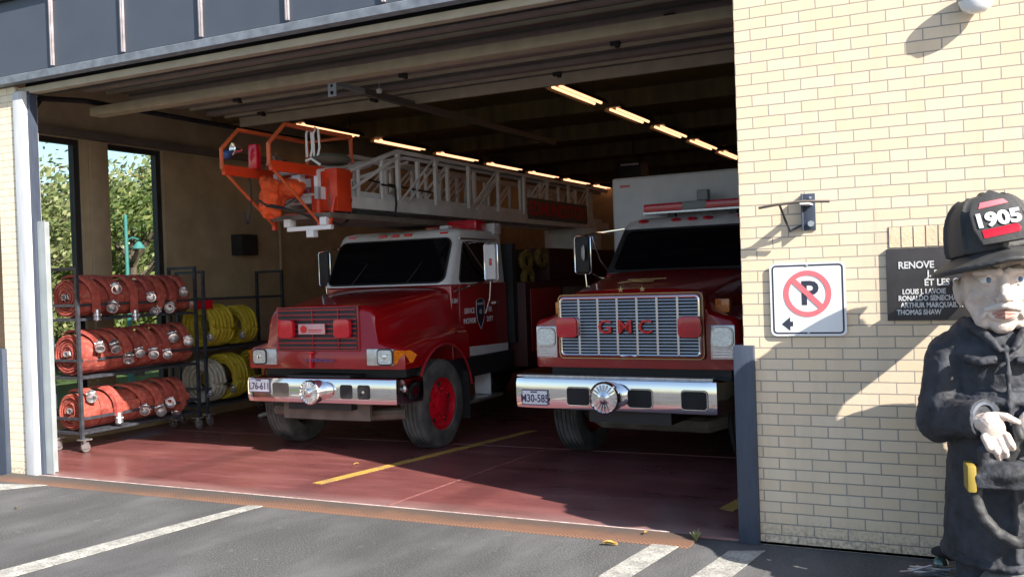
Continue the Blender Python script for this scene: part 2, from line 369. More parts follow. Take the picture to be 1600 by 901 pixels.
line([(-1.87, -1.10), (-1.64, -1.12), (-1.53, -.18), (-1.77, -.27)], WLINE, .004)
line([(-9.9, -.85), (-9.45, -.80), (-8.95, -.25), (-9.6, -.42)], WLINE, .004)
line([(-6.21, .62), (-6.09, .60), (-5.40, 4.2), (-5.52, 4.2)], YLINE, .023)
line([(-2.13, .86), (-2.00, .80), (-1.5, 4.4), (-1.63, 4.4)], YLINE, .023)
JNT = mat('pale_floor_joint', (.24, .10, .095), .6, var=.3, vs_=20)
line([(-10.9, 2.95), (-10.9, 2.97), (2.0, 3.20), (2.0, 3.18)], JNT, .0225, 'floor_joint')
line([(-4.93, .03), (-4.91, .03), (-4.72, 3.0), (-4.74, 3.0)], JNT, .0225, 'floor_joint')
line([(-9.6, .012), (-9.6, .022), (-2.3, .022), (-2.3, .012)], mat('worn_white_edge', (.60, .52, .50), .7, var=.4, vs_=12), .0225, 'floor_edge_stripe')

# ================================================================== BUILDING
st = thing('fire_station', (0, 0, 0), 'yellow brick fire station with a wide open bay and dark sheet metal band above', 'building')
b = MB(); b.box(-1.68, 9, 0, .28, -.02, 7.5); b.build('front_wall', BRICK, st)
b = MB(); b.box(-9.98, -9.66, 0, .28, -.02, 4.32); b.build('brick_pier', PIERB, st)
b = MB(); b.box(-13.5, -11.1, .02, .28, -.02, 4.5); b.build('front_wall', BRICK, st)
# sheet metal band with standing seams
b = MB(); b.box(-14, -1.69, -.10, .26, 4.42, 5.22); b.box(-14, -1.69, -.02, .26, 5.22, 7.5)
fa = b.build('fascia', FASC, st)
b = MB(); b.prism([(-.12, 4.33), (-.004, 4.33), (-.004, 4.415), (-.102, 4.415), (-.135, 4.40)], 0, -14, -1.695); b.build('drip_edge', FASL, fa)
for i in range(12):
    x = -13.08 + i*1.052
    b = MB(); b.box(x-.015, x+.002, -.135, -.102, 4.43, 5.21); b.box(x+.003, x+.018, -.128, -.102, 4.43, 5.21); b.build('standing_seam', SEAM if i != 30 else SEAM, fa, bevel=.003)
b = MB(); b.box(-14, -1.69, -.16, -.02, 5.225, 5.30); b.build('cap_flashing', BLKP, fa)
# door opening frame
b = MB(); b.box(-9.655, -9.50, -.03, .16, .024, 4.25); jm = b.build('door_jamb', mat('chalky_jamb_paint', (.50, .52, .56), .6, var=.12, vs_=4, streak=(6, 6, .7)), st, bevel=.004)
b = MB(); b.box(-9.498, -9.455, .03, .12, .024, 4.25); b.build('door_jamb', GREY, st)
b = MB(); b.prism([(-9.45, .06), (-9.33, .06), (-9.33, .075), (-9.435, .075), (-9.435, .2), (-9.45, .2)], 2, .03, 2.82); b.build('track_guard', GALV, st)
b = MB(); b.box(-9.655, -1.69, .03, .13, 4.23, 4.30); b.build('door_head', BEIGE, st)
b = MB(); b.box(-9.655, -1.69, .14, .30, 4.26, 4.42); b.build('door_head', BLKP, st)
# steel corner guards
b = MB(); b.box(-1.75, -1.60, -.045, .20, .0, 1.46); b.build('corner_guard', GREY, st, bevel=.006)
b = MB(); b.box(-10.4, -9.955, -.06, .16, .0, 1.42); b.build('corner_guard', GREY, st, bevel=.006)
# inner walls with tall side windows
WX = -11.2
b = MB()
for (a, c, solid) in ((.29, 1.00, 1), (1.00, 2.12, 0), (2.12, 2.56, 1), (2.56, 3.57, 0), (3.57, 20, 1)):
    if solid: b.box(WX-.25, WX, a, c, 0, 4.95)
    else: b.box(WX-.25, WX, a, c, 4.12, 4.95); b.box(WX-.25, WX, a, c, 0, .35)
b.build('side_wall', PLAS, st)
for (a, c) in ((1.00, 2.12), (2.56, 3.57)):
    f = MB(); f.box(WX-.16, WX-.06, a, a+.05, .35, 4.12); f.box(WX-.16, WX-.06, c-.09, c, .35, 4.12); f.box(WX-.16, WX-.06, a+.05, c-.09, .35, .42); f.box(WX-.16, WX-.06, a+.05, c-.09, 4.05, 4.12)
    fr = f.build('window', BLKP, st)
    f = MB(); f.box(WX-.115, WX-.105, a+.05, c-.09, .42, 4.05); f.build('pane', WGL, fr)
b = MB(); b.box(WX+.003, WX+.10, .30, 6.3, 4.13, 4.23); b.build('window_head', mat('dull_bronze', (.13, .115, .10), .6), st)
b = MB(); b.box(WX+.003, WX+.05, 2.22, 2.50, .3, 4.12); b.build('wall_panel', mat('tan_panel', (.36, .29, .20), .7, var=.1), st, bevel=.004)
b = MB(); b.box(2.4, 2.6, .29, 20, 0, 4.95); b.build('side_wall', PLAS, st)
b = MB(); b.box(-11.2, 2.4, 20, 20.2, 0, 4.95); b.build('rear_wall', PLAS, st)
b = MB(); b.box(-11.4, 2.5, .29, 20, 4.95, 5.1)
b.build('ceiling', CEIL, st)
for y in (4.6, 7.4, 10.2, 13, 15.8, 18.6):
    b = MB(); b.box(-11.19, 2.39, y, y+.22, 4.66, 4.945); b.build('ceiling_beam', CEIL, st)
b = MB(); b.cyl((WX+.06, 6.1, .03), (WX+.06, 6.1, 4.1), .03, n=10); b.build('conduit_pipe', PLAS, st)

# overhead door, rolled back under the ceiling
dr = thing('overhead_door', (-5.65, 1.2, 4.2), 'wide sectional overhead door slid back flat under the bay ceiling', 'door')
def L(x, y, z): return (x+5.65, y-1.2, z-4.2)
secs = [(.62, 4.46), (1.25, 4.45), (1.95, 4.44), (2.62, 4.44), (3.28, 4.43)]
for y, z in secs:
    b = MB(); b.box(-4.05, 3.95, y-1.2-.33, y-1.2+.32, z-4.2+.03, z-4.2+.06)
    p = b.build('door_panel', DDARK, dr)
    b = MB(); b.box(-4.05, 3.95, y-1.2-.33, y-1.2-.20, z-4.2-.03, z-4.2+.028); b.build('stiffener', PINK, p, bevel=.006)
    b = MB(); b.box(-4.05, 3.95, y-1.2+.02, y-1.2+.05, z-4.2-.012, z-4.2+.028); b.build('stiffener', BEIGE, p)
b = MB(); b.box(-4.05, 3.95, 2.40, 2.46, .13, .27); b.build('end_rail', BEIGE, dr, bevel=.006)
b = MB(); b.box(-4.1, 3.95, -.14, .06, -.05, .055); b.build('bottom_rail', BEAM, dr, bevel=.012)
for x in (-4.10, 3.99):
    b = MB(); b.tube([(x, -1.1, -.9), (x, -1.05, -.25), (x, -.8, .06), (x, -.2, .12), (x, 4.2, .12)], .035, 6); b.build('track', BLKP, dr)
for x, y in ((-2.9, 1.1), (-.4, 1.1), (2.2, 1.1), (-1.5, 2.1), (1.1, 2.1), (3.0, .4), (-3.3, 2.0)):
    b = MB(); b.box(x-.05, x+.05, y-.02, y+.03, .17, .21); b.box(x-.02, x+.02, y+.03, y+.08, .16, .19); b.build('hinge', BLKP, dr)
# opener rail with its end plate
op = thing('door_opener', (-6.75, 2.5, 4.3), 'door opener rail hanging under the ceiling with a small pale perforated end plate', 'door opener')
b = MB(); b.box(-.04, .04, .0, 5.6, -.02, .06); b.build('rail', mat('opener_rail', (.15, .13, .11), .6), op)
b = MB(); b.box(-.03, .03, -.62, -.002, .0, .05); b.build('bracket_arm', GALV, op)
b = MB(); b.box(-.035, .075, -.64, -.625, -.14, .12); pl = b.build('end_plate', mat('pale_plate', (.55, .66, .78), .4), op)
for z in (-.10, -.02, .06):
    b = MB(); b.cyl((.02, -.6415, z), (.02, -.6435, z), .018 if z > -.1 else .024, n=12); b.build('hole', BLKP, pl)
b = MB(); b.tube([(0.3, -.1, .0), (0.3, -.1, .38)], .006, 6); b.build('hanger_rod', GALV, op)
b = MB(); b.lathe([(0, 0), (.03, 0), (.035, .04), (0, .06)], (.3, -.1, -.05), (0, 0, 1), 10); b.build('lamp_bulb', DWHT, op)

# fluorescent battens
WHEREL = ['nearest the bay door', 'second from the bay door', 'third from the bay door', 'fourth from the bay door', 'fifth from the bay door', 'sixth from the bay door', 'seventh from the bay door']
def batten(x, y, label, L_=1.62, group='fluorescent battens'):
    t = thing('ceiling_light', (x, y, 4.62), label, 'ceiling light', group)
    b = MB(); b.prism([(-.13, .05), (-.16, -.01), (-.152, -.01), (-.12, .04), (.12, .04), (.152, -.01), (.16, -.01), (.13, .05), (.06, .09), (-.06, .09)], 1, 0, L_)
    b.build('housing', mat('lamp_housing', (.10, .085, .05), .6), t)
    for dx in (-.055, .055):
        b = MB(); b.cyl((dx, .04, .01), (dx, L_-.04, .01), .022, n=8); b.build('tube', TUBE, t)
    for y_ in (.2, L_-.2):
        b = MB(); b.cyl((0, y_, .09), (0, y_, .33), .006, n=5); b.build('hanger', BLKP, t)
for i in range(7): batten(-10.05-.045*i, 5.35+2.27*i, 'lit twin tube batten in the left row, %s' % WHEREL[i])
for i in range(6): batten(-5.35+.01*i, 5.05+2.2*i, 'lit twin tube batten in the right row, %s' % WHEREL[i])
# small ceiling things
t = thing('unit_heater', (-6.9, 12.6, 4.25), 'grey box heater hanging under the ceiling between the light rows', 'heater')
b = MB(); b.box(-.25, .25, -.25, .25, -.18, .15); b.build('casing', mat('heater_grey', (.03, .03, .03), .5), t, bevel=.02)
b = MB(); b.box(-.2, .2, -.262, -.251, .08, .12); b.build('louvre', DWHT, t)
b = MB(); b.cyl((0, 0, .2), (0, 0, .7), .02, n=8); b.build('hanger', BLKP, t)
t = thing('light_pull', (-3.15, 7.0, 4.1), 'pull cord with a pale handle hanging from the ceiling', 'pull cord')
b = MB(); b.cyl((0, 0, .1), (0, 0, .84), .012, n=6); b.build('cord', DWHT, t)
b = MB(); b.lathe([(0, 0), (.035, .01), (.03, .08), (.012, .11), (0, .11)], (0, 0, 0), (0, 0, 1), 10); b.build('handle', DWHT, t)
t = thing('wall_speaker', (WX+.003, 5.15, 2.72), 'square black speaker box mounted on the tan side wall', 'speaker')
b = MB(); b.box(0, .22, -.2, .2, -.17, .17); b.build('cabinet', BLKP, t, bevel=.012)
b = MB(); b.box(.222, .228, -.16, .16, -.13, .13); b.build('grille_cloth', BLK, t)

# ================================================================== OUTSIDE, BEHIND THE WINDOWS
def tree(x, y, h, cr, label, seed, m, leaves=2600, dens=.12):
    leaves = int(leaves*3.2); cr *= 1.15; h *= .93
    rnd = random.Random(seed); t = thing('broadleaf_tree', (x, y, 0), label, 'tree', 'trees behind the side windows')
    b = MB(); pts = [(0, 0, -.05), (.05, .03, h*.25), (-.05, .05, h*.5), (.0, 0, h*.78)]; b.tube(pts, [.17, .13, .09, .03], 8)
    ends = []
    for i in range(11):
        a = rnd.uniform(0, 6.28); z0 = h*rnd.uniform(.2, .6); e = Vector((math.cos(a)*cr*rnd.uniform(.5, .85), math.sin(a)*cr*rnd.uniform(.5, .85), z0+h*rnd.uniform(.1, .3)))
        b.tube([(0, 0, z0), e*.5+Vector((0, 0, z0*.5+.1)), e], [.06, .04, .015], 6); ends.append(e)
    b.build('trunk', BARK, t, smooth=True)
    b = MB(); cl = []
    for i in range(70):
        u = rnd.uniform(0, 6.28); v = rnd.uniform(-1, 1); q = math.sqrt(1-v*v); rr = rnd.uniform(.55, 1.)
        zc = h*.56+v*h*.42*rr; cl.append((Vector((math.cos(u)*q*cr*rr, math.sin(u)*q*cr*rr, max(.6, zc))), rnd.uniform(.28, .62)*cr*.55))
    for i in range(leaves):
        c, r_ = rnd.choice(cl); d = Vector((rnd.gauss(0, 1), rnd.gauss(0, 1), rnd.gauss(0, 1))).normalized()*r_*rnd.uniform(.2, 1.05)
        p = c+d; s_ = dens*.72*rnd.uniform(.5, 1.3); n_ = Vector((rnd.gauss(0, 1), rnd.gauss(0, 1), rnd.gauss(.4, 1))).normalized(); a1 = n_.orthogonal().normalized(); a2 = n_.cross(a1)
        if p.z > .1:
            b.bm.faces.new([b.bm.verts.new(p+a1*s_*x_+a2*s_*y_) for x_, y_ in ((-1, 0), (0, -.55), (1, 0), (0, .55))])
    b.bm.normal_update(); me = bpy.data.meshes.new('crown'); b.bm.to_mesh(me); b.bm.free(); link('crown', me, m, t)
    return t
tree(-18.5, 6.0, 5.3, 1.8, 'bushy light green tree close outside, filling most of the left window', 1, LEAF, 3600, .10)
tree(-22.6, 8.6, 6.1, 2.2, 'taller tree whose crown tops out near the sky in the left window', 2, LEAF, 3600, .13)
tree(-18.2, 9.2, 5.2, 1.5, 'tree with a ragged crown left of the teal lamp post in the right window', 3, LEAF2, 3200, .10)
tree(-21.8, 13.2, 6.4, 2.3, 'yellow green tree right of the teal lamp post in the right window', 4, LEAF, 3800, .13)
tree(-27, 11.6, 6.6, 2.8, 'dark tree farther back between the two bushy trees', 5, LEAF2, 3600, .17)
tree(-29, 17.5, 6.8, 3.0, 'distant dark tree behind the yellow green one', 6, LEAF2, 3600, .17)
tree(-19, 3.2, 5.0, 1.9, 'low tree at the left edge of the left window', 8, LEAF2, 2600, .12)
t = thing('shrub_row', (-24, 12, 0), 'low dark hedge running along the foot of the trees outside', 'hedge')
b = MB(); rnd = random.Random(5)
for i in range(5200):
    u = rnd.uniform(-10, 9); p = Vector((-u*.45+rnd.gauss(0, .4), u+rnd.gauss(0, .3), abs(rnd.gauss(0, 1))*.9+.1)); n_ = Vector((rnd.gauss(0, 1), rnd.gauss(0, 1), rnd.gauss(0, 1))).normalized(); a1 = n_.orthogonal().normalized(); a2 = n_.cross(a1); s_ = .14
    if p.z < 2.4: b.bm.faces.new([b.bm.verts.new(p+a1*s_*x_+a2*s_*y_) for x_, y_ in ((-1, 0), (0, -.6), (1, 0), (0, .6))])
me = bpy.data.meshes.new('foliage'); b.bm.to_mesh(me); b.bm.free(); link('foliage', me, LEAF2, t)
t = thing('street_lamp', (-16.5, 7.52, -.3), 'slim teal street lamp post standing outside the right window', 'street lamp')
b = MB(); b.tube([(0, 0, 0), (0, 0, 1.2), (0, 0, 3.95)], [.07, .05, .035], 10); b.build('post', TEAL, t, smooth=True)
b = MB(); b.tube([(0, 0, 3.4), (.12, .05, 3.46), (.25, .1, 3.42)], .02, 8); b.build('arm', TEAL, t)
b = MB(); b.lathe([(.0, .16), (.04, .15), (.13, .02), (.13, 0), (0, 0)], (.25, .1, 3.22), (0, 0, 1), 14); b.build('lamp_shade', TEAL, t)

# ================================================================== more helpers for shaped bodies
def ell(b, c, r, rot=(0, 0, 0), sub=3):
    m = Matrix.Translation(c) @ Matrix.Rotation(rot[2], 4, 'Z') @ Matrix.Rotation(rot[1], 4, 'Y') @ Matrix.Rotation(rot[0], 4, 'X') @ Matrix.Diagonal((*r, 1))
    bmesh.ops.create_icosphere(b.bm, subdivisions=sub, radius=1, matrix=m); return b
def cap(b, p0, p1, r0, r1=None, n=16):
    r1 = r0 if r1 is None else r1
    b.cyl(p0, p1, r0, r1, n); ell(b, p0, (r0,)*3, sub=2); ell(b, p1, (r1,)*3, sub=2); return b
def remesh(b, name, m, parent, voxel=.012, smooth=3, loc=None, disp=0., ds=.1):
    me0 = bpy.data.meshes.new('tmp'); b.bm.to_mesh(me0); b.bm.free()
    o = bpy.data.objects.new('tmp', me0); COL.objects.link(o)
    md = o.modifiers.new('r', 'REMESH'); md.mode = 'VOXEL'; md.voxel_size = voxel; md.use_smooth_shade = True
    if smooth: sm = o.modifiers.new('s', 'SMOOTH'); sm.iterations = smooth; sm.factor = .5
    if disp:
        tx_ = bpy.data.textures.new('carve', 'CLOUDS'); tx_.noise_scale = ds; tx_.noise_depth = 2; d_ = o.modifiers.new('d', 'DISPLACE'); d_.texture = tx_; d_.strength = disp; d_.mid_level = .5
    dg = bpy.context.evaluated_depsgraph_get(); me = bpy.data.meshes.new_from_object(o.evaluated_get(dg)); me.name = name
    bpy.data.objects.remove(o)
    for p in me.polygons: p.use_smooth = True
    me.materials.clear(); return link(name, me, m, parent, loc)
def rquad(p00, p10, p11, p01, r=.06, n=5, inset=0.):
    P = [Vector(p) for p in (p00, p10, p11, p01)]; W = ((P[1]-P[0]).length+(P[2]-P[3]).length)/2; H = ((P[3]-P[0]).length+(P[2]-P[1]).length)/2
    out = []; i = inset
    for cx, cy, a0 in ((W-r-i, r+i, -90), (W-r-i, H-r-i, 0), (r+i, H-r-i, 90), (r+i, r+i, 180)):
        for k in range(n+1):
            a = R(a0+90*k/n); u = (cx+r*math.cos(a))/W; v = (cy+r*math.sin(a))/H
            out.append(P[0]*(1-u)*(1-v)+P[1]*u*(1-v)+P[2]*u*v+P[3]*(1-u)*v)
    return out
def qpanel(b, pts, t):
    n_ = Vector((0, 0, 0))
    for i in range(len(pts)): n_ += pts[i].cross(pts[(i+1) % len(pts)])
    n_.normalize(); b.loft([[p - n_*.01 for p in pts], [p+n_*t for p in pts]], closed=True); return b
def wheel(parent, x, y, r, wd, side, rimm, z=None, tyrem=TYRE, steer=0):
    z = r if z is None else z; ax = (side, 0, 0); h = wd/2; b = MB()
    prof = [(r*.56, -h*.8), (r*.62, -h*.98), (r*.82, -h*1.02), (r*.94, -h*.92), (r*.985, -h*.72)]
    for k in range(5):
        q = -h*.72+h*1.44*k/4
        if k: prof += [(r*.975, q-.028), (r*.975, q-.02)] if False else [(r*.965, q-.020), (r*.995, q-.014)]
        prof += [(r, q+.006)]
        if k < 4: prof += [(r, q+h*.36-.03), (r*.965, q+h*.36-.026)]
    prof += [(r*.985, h*.72), (r*.94, h*.92), (r*.82, h*1.02), (r*.62, h*.98), (r*.56, h*.8)]
    b.lathe(prof, (0, 0, 0), ax, 48)
    w_ = b.build('wheel', tyrem, parent, smooth=True, auto=35); w_.location = (x, y, z); w_.rotation_euler = (0, 0, steer)
    b = MB(); b.lathe([(r*.60, h*.75), (r*.58, h*.90), (r*.55, h*.88), (r*.52, h*.55), (r*.46, h*.45), (r*.40, h*.60), (r*.26, h*.72), (r*.25, h*1.0), (r*.20, h*1.06), (0, h*1.08)], (0, 0, 0), ax, 40)
    b.lathe([(r*.56, -h*.85), (r*.5, -h*.2), (0, -h*.2)], (0, 0, 0), ax, 30)
    for k in range(10):
        a = k*math.pi/5; q = Vector((side*h*.62, math.cos(a)*r*.345, math.sin(a)*r*.345)); b.cyl(q, q+Vector((side*.045, 0, 0)), .017, n=6)
    b.build('rim', rimm, w_, smooth=True, auto=30)
    for k in range(5):
        a = k*2*math.pi/5+.3; q = Vector((side*h*.575, math.cos(a)*r*.44, math.sin(a)*r*.44)); b = MB(); b.cyl(q, q+Vector((side*.012, 0, 0)), r*.055, n=12); b.build('vent_hole', BLK, w_)
    return w_
def hood(parent, name, m, st_, arch, zb0, bevel=0):
    ay, az, ar = arch; secs = []
    for y, hc, zt, wf, zf in st_:
        zb = zb0; d = ar*ar-(y-ay)**2
        if d > 0: zb = max(zb0, az+math.sqrt(d))
        zb = min(zb, zf-.07)
        h_ = [(wf-.01, zb), (wf, zb+.02), (wf, (zb+zf)/2), (wf-.012, zf-.05), (wf-.06, zf-.008), (hc+.12+(wf-hc)*.1, zf+.015), (hc+.03, zf+.06), (hc, (zf+.08+zt-.14)/2+.02), (hc-.02, zt-.10), (hc-.075, zt-.035), (hc-.19, zt-.004), (hc*.4, zt+.012), (0, zt+.016)]
        secs.append([(x, y, z) for x, z in h_]+[(-x, y, z) for x, z in h_[-2::-1]])
    b = MB(); b.loft(secs, cap0=True, cap1=True); return b.build(name, m, parent, smooth=True, bevel=bevel, auto=50)
def bumper(parent, x0, x1, z0, z1, wrap=.45):
    c = .11; prof = []
    def ring(dy):  # path in plan, front face at y=0 with swept corners
        return [(x0+.0, wrap), (x0+.02, .12), (x0+.09, .02), (x0+.2, 0), (x1-.2, 0), (x1-.09, .02), (x1-.02, .12), (x1, wrap)]
    zs = [(z0, .05), (z0+.015, .012), (z0+.07, 0), (z1-.06, .0), (z1-.012, .012), (z1, .05), (z1, .16)]
    secs = []
    for z, ins in zs:
        cx = (x0+x1)/2
        secs.append([(x+(ins if x < cx else -ins)*(1 if k in (0, 1, 6, 7) else .4), y+ins if k not in (0, 7) else y, z) for k, (x, y) in enumerate(ring(0))])
    b = MB(); b.loft(secs, cap0=False, cap1=False)
    return b.build('bumper', CHR, parent, smooth=True, auto=40)
def west_mirror(parent, x, y, z0, z1, side, face_red, bodym, wd=.19):
    b = MB(); xo = x+side*wd
    b.tube([(x, y, z0+.03), (x, y, z1-.03), (x+side*.03, y, z1), (xo-side*.03, y, z1), (xo, y, z1-.03), (xo, y, z0+.03), (xo-side*.03, y, z0), (x+side*.03, y, z0)], .011, 8, closed=True)
    b.tube([(x+side*.08, y, z1), (x-side*.06, y-.02, z1+.02), (x-side*.30, y+.03, z1-.0)], .011, 7)
    b.tube([(x+side*.08, y, z0), (x+side*.06, y, z0-.22), (x-side*.02, y+.02, z0-.42), (x-side*.13, y+.04, z0-.50)], .011, 7)
    f = b.build('mirror', CHR, parent, smooth=True)
    b = MB(); b.box(x+side*.018 if side > 0 else xo+.018, xo-.018 if side > 0 else x-.018, y-.035, y+.035, z0+.02, z1-.02); b.build('mirror_head', bodym, f, bevel=.016)
    if face_red:
        b = MB(); cx = (x+xo)/2+.01*side; b.box(cx-.02, cx+.02, y-.041, y-.034, (z0+z1)/2-.045, (z0+z1)/2+.045); b.build('marker_lens', REDL, f, bevel=.004)
    return f
def plate(parent, x, z, y, s, wd=.305, ht=.155):
    b = MB(); b.box(x-wd/2, x+wd/2, y, y+.004, z-ht/2, z+ht/2); p = b.build('licence_plate', PLTW, parent, bevel=.001)
    b = MB(); b.tube([(x-wd/2, y-.001, z-ht/2), (x+wd/2, y-.001, z-ht/2), (x+wd/2, y-.001, z+ht/2), (x-wd/2, y-.001, z+ht/2)], .004, 6, closed=True); b.build('plate_rim', LBLUE, p)
    text('plate_number', s, .115, (x, y-.003, z-.012), FRONT, LBLUE, p, .001, sx=.82, bold=.0015)
    b = MB(); b.box(x-.05, x+.03, y-.003, y-.001, z+ht/2-.026, z+ht/2-.012); b.build('plate_tab', LBLUE, p)
    return p
def siren(parent, x, z, r):
    b = MB(); b.lathe([(r*.85, .06), (r*.92, -.02), (r*.94, -.12), (r, -.13), (r, -.17), (r*.9, -.185), (r*.86, -.17), (r*.5, -.178), (r*.2, -.20), (0, -.21)], (x, 0, z), (0, 1, 0), 36)
    s_ = b.build('siren', CHR, parent, smooth=True, auto=30)
    b = MB()
    for k in range(20):
        a = k*math.pi/10; d = Vector((math.cos(a), 0, math.sin(a))); b.box(-.006, .006, -.004, .004, r*.3, r*.82, Matrix.Translation((x, -.182, z)) @ Matrix.Rotation(a, 4, 'Y'))
    b.build('siren_grille', STEEL, s_)
    b = MB(); b.lathe([(0, -.006), (r*.16, -.004), (r*.2, 0), (0, .004)], (x, -.208, z), (0, 1, 0), 14); b.build('siren_cap', STEEL, s_)

# ================================================================== AERIAL LADDER TRUCK (left)
LT = thing('ladder_truck', (-7.10, 1.80, .01), 'red ladder truck with white cab roof, its orange basket hanging over the hood', 'fire truck', 'fire trucks in the bay', R(.8))
hood(LT, 'hood', RED, [(y, .77+.19*min(1, max(0, (y-.2)/1.35)), 1.74+.19*min(1, (y-.18)/1.4)-(.05 if y < .2 else 0), 1.12+.03*min(1, y)-(.05 if y < .2 else 0), 1.27+.10*math.sin(min(1, max(0, (y-.2)/.85))*1.57)+(.02 if y > 1.1 else 0)-(.03 if y < .2 else 0)) for y in [.18, .215, .30, .38, .46, .52, .58, .66, .76, .88, 1.0, 1.12, 1.24, 1.36, 1.46, 1.54, 1.60, 1.66, 1.70]], (1.07, .58, .66), 1.02)
b = MB(); b.box(-1.02, 1.02, .4, 3.2, .75, 1.01); b.box(-.45, .45, .1, 9.5, .55, .95); b.build('chassis', BLKP, LT)
b = MB(); b.tube([(-.95, .50, .48), (-.3, .46, .44), (.3, .46, .44), (.95, .50, .48)], .07, 8); b.box(-.62, .62, .22, .27, .42, .62); b.build('front_axle', MUDFLAP, LT)
bu = bumper(LT, -1.08, 1.21, .63, .93)
for x in (.46, .70):
    b = MB(); qpanel(b, rquad((x-.085, -.001, .70), (x+.085, -.001, .70), (x+.085, -.001, .86), (x-.085, -.001, .86), .03), .003); b.build('bumper_port_and_reflection', BLK, bu, smooth=True)
b = MB(); b.lathe([(0, 0), (.016, 0), (.016, .01), (0, .012)], (.70, -.012, .78), (0, -1, 0), 10); b.build('tow_pin', STEEL, bu)
b = MB(); qpanel(b, rquad((-.60, -.001, .70), (-.36, -.001, .70), (-.36, -.001, .87), (-.60, -.001, .87), .03), .002); b.build('bumper_port_and_reflection', MUDFLAP, bu, smooth=True)  # dark reflection in the chrome, painted as a flat brown panel; no opening here
plate(LT, -.79, .835, -.012, 'L76-611'); siren(LT, .07, .785, .14)
# grille: recessed mouth with bars
b = MB(); b.box(-.62, .54, .165, .2, 1.245, 1.735); gr = b.build('grille', GRME, LT)
b = MB()
for k in range(9):
    z = 1.27+k*.055; b.box(-.60, .52, .150, .178, z-.010, z+.010)
for x in (-.62, .54): b.box(x-.012, x+.012, .158, .185, 1.24, 1.74)
b.box(-.63, .55, .158, .185, 1.735, 1.75); b.box(-.63, .55, .158, .185, 1.232, 1.245)
for x in (-.10, .27): b.box(x-.006, x+.006, .145, .178, 1.25, 1.73)
b.build('grille_bars', RED2, gr, bevel=.003)
for x in (-.56, .25):
    b = MB(); qpanel(b, rquad((x, .128, 1.39), (x+.22, .128, 1.39), (x+.22, .128, 1.60), (x, .128, 1.60), .04), .05); b.build('warning_light', REDL, LT, smooth=True, bevel=.008)
b = MB(); b.box(-.28, .10, .115, .13, 1.43, 1.55); bg_ = b.build('grille_badge', mat('badge_pink', (.60, .36, .38), .4), LT, bevel=.004)
b = MB(); b.lathe([(0, 0), (.045, 0), (.045, .006), (0, .008)], (-.20, .113, 1.49), (0, -1, 0), 18); b.build('badge_oval', LRED, bg_)
b = MB(); b.box(-.13, .07, .111, .114, 1.475, 1.485); b.box(-.13, .05, .111, .114, 1.455, 1.462); b.build('badge_bars', LRED, bg_)
text('badge_word', 'INTERNATIONAL', .052, (.0, .145, 1.12), FRONT, mat('blue_chrome', (.16, .14, .35), .3, .6), LT, .004)
b = MB(); b.box(-.16, -.13, .14, .182, 1.03, 1.20); b.box(-.19, -.10, .135, .182, 1.20, 1.225); b.build('hood_latch', REDL, LT, bevel=.006)
for sx in (-1, 1):
    x0, x1 = sorted((sx*.65, sx*1.01))
    b = MB(); b.box(x0, x1, .150, .2, 1.065, 1.255); hb = b.build('headlight', STEEL, LT, bevel=.01)
    l0, l1 = (x1-.20, x1-.015) if sx > 0 else (x0+.015, x0+.20)
    b = MB(); ell(b, ((l0+l1)/2, .145, 1.163), (.05, .012, .045), sub=2); b.build('reflector_bowl', CHR, hb, smooth=True)
    b = MB(); qpanel(b, rquad((l0, .148, 1.085), (l1, .148, 1.085), (l1, .148, 1.24), (l0, .148, 1.24), .035), .012); b.build('lamp_lens', LENS, hb, smooth=True)
    b = MB(); b.tube([p for p in rquad((l0-.01, .145, 1.075), (l1+.01, .145, 1.075), (l1+.01, .145, 1.25), (l0-.01, .145, 1.25), .04)], .007, 6, closed=True); b.build('lamp_bezel', BLKP, hb)
    b = MB(); b.loft([[(sx*1.02, .155, 1.08), (sx*1.02, .155, 1.24), (sx*1.13, .20, 1.23), (sx*1.15, .30, 1.23), (sx*1.16, .42, 1.17), (sx*1.15, .34, 1.09), (sx*1.13, .22, 1.08)], [(sx*1.0, .22, 1.08), (sx*1.0, .22, 1.24), (sx*1.08, .27, 1.23), (sx*1.09, .33, 1.23), (sx*1.10, .40, 1.17), (sx*1.09, .36, 1.09), (sx*1.08, .27, 1.08)]], closed=True); b.build('turn_signal', AMB, LT, smooth=True, auto=30)
    b = MB(); pts = [(sx*1.152, 1.07+math.cos(R(a))*.665, .58+math.sin(R(a))*.665) for a in range(170, 0, -10)]; b.tube(pts, .016, 6); b.build('arch_trim', mat('arch_lip', (.34, .02, .03), .3, coat=.5), LT, smooth=True)
    wheel(LT, sx*1.0, 1.0, .535, .30, sx, REDL if sx > 0 else MUDFLAP)
    wheel(LT, sx*1.0, 6.6, .52, .30, sx, RED2)
    # step, tank and mudflap behind the wheel
    b = MB(); b.box(sx*.70, sx*1.0, 2.0, 2.9, .40, .44) if sx > 0 else b.box(-1.0, -.70, 2.0, 2.9, .40, .44); b.build('cab_step', STEEL, LT, bevel=.005)
    for yb in (1.95, 2.6): b = MB(); b.box(min(sx*.72, sx*.96), max(sx*.72, sx*.96), yb, yb+.02, .45, .9); b.build('step_bracket', DWHT, LT)
    b = MB(); b.box(min(sx*.78, sx*1.1), max(sx*.78, sx*1.1), 1.74, 1.76, .25, .85); b.build('mudflap', BLK, LT)
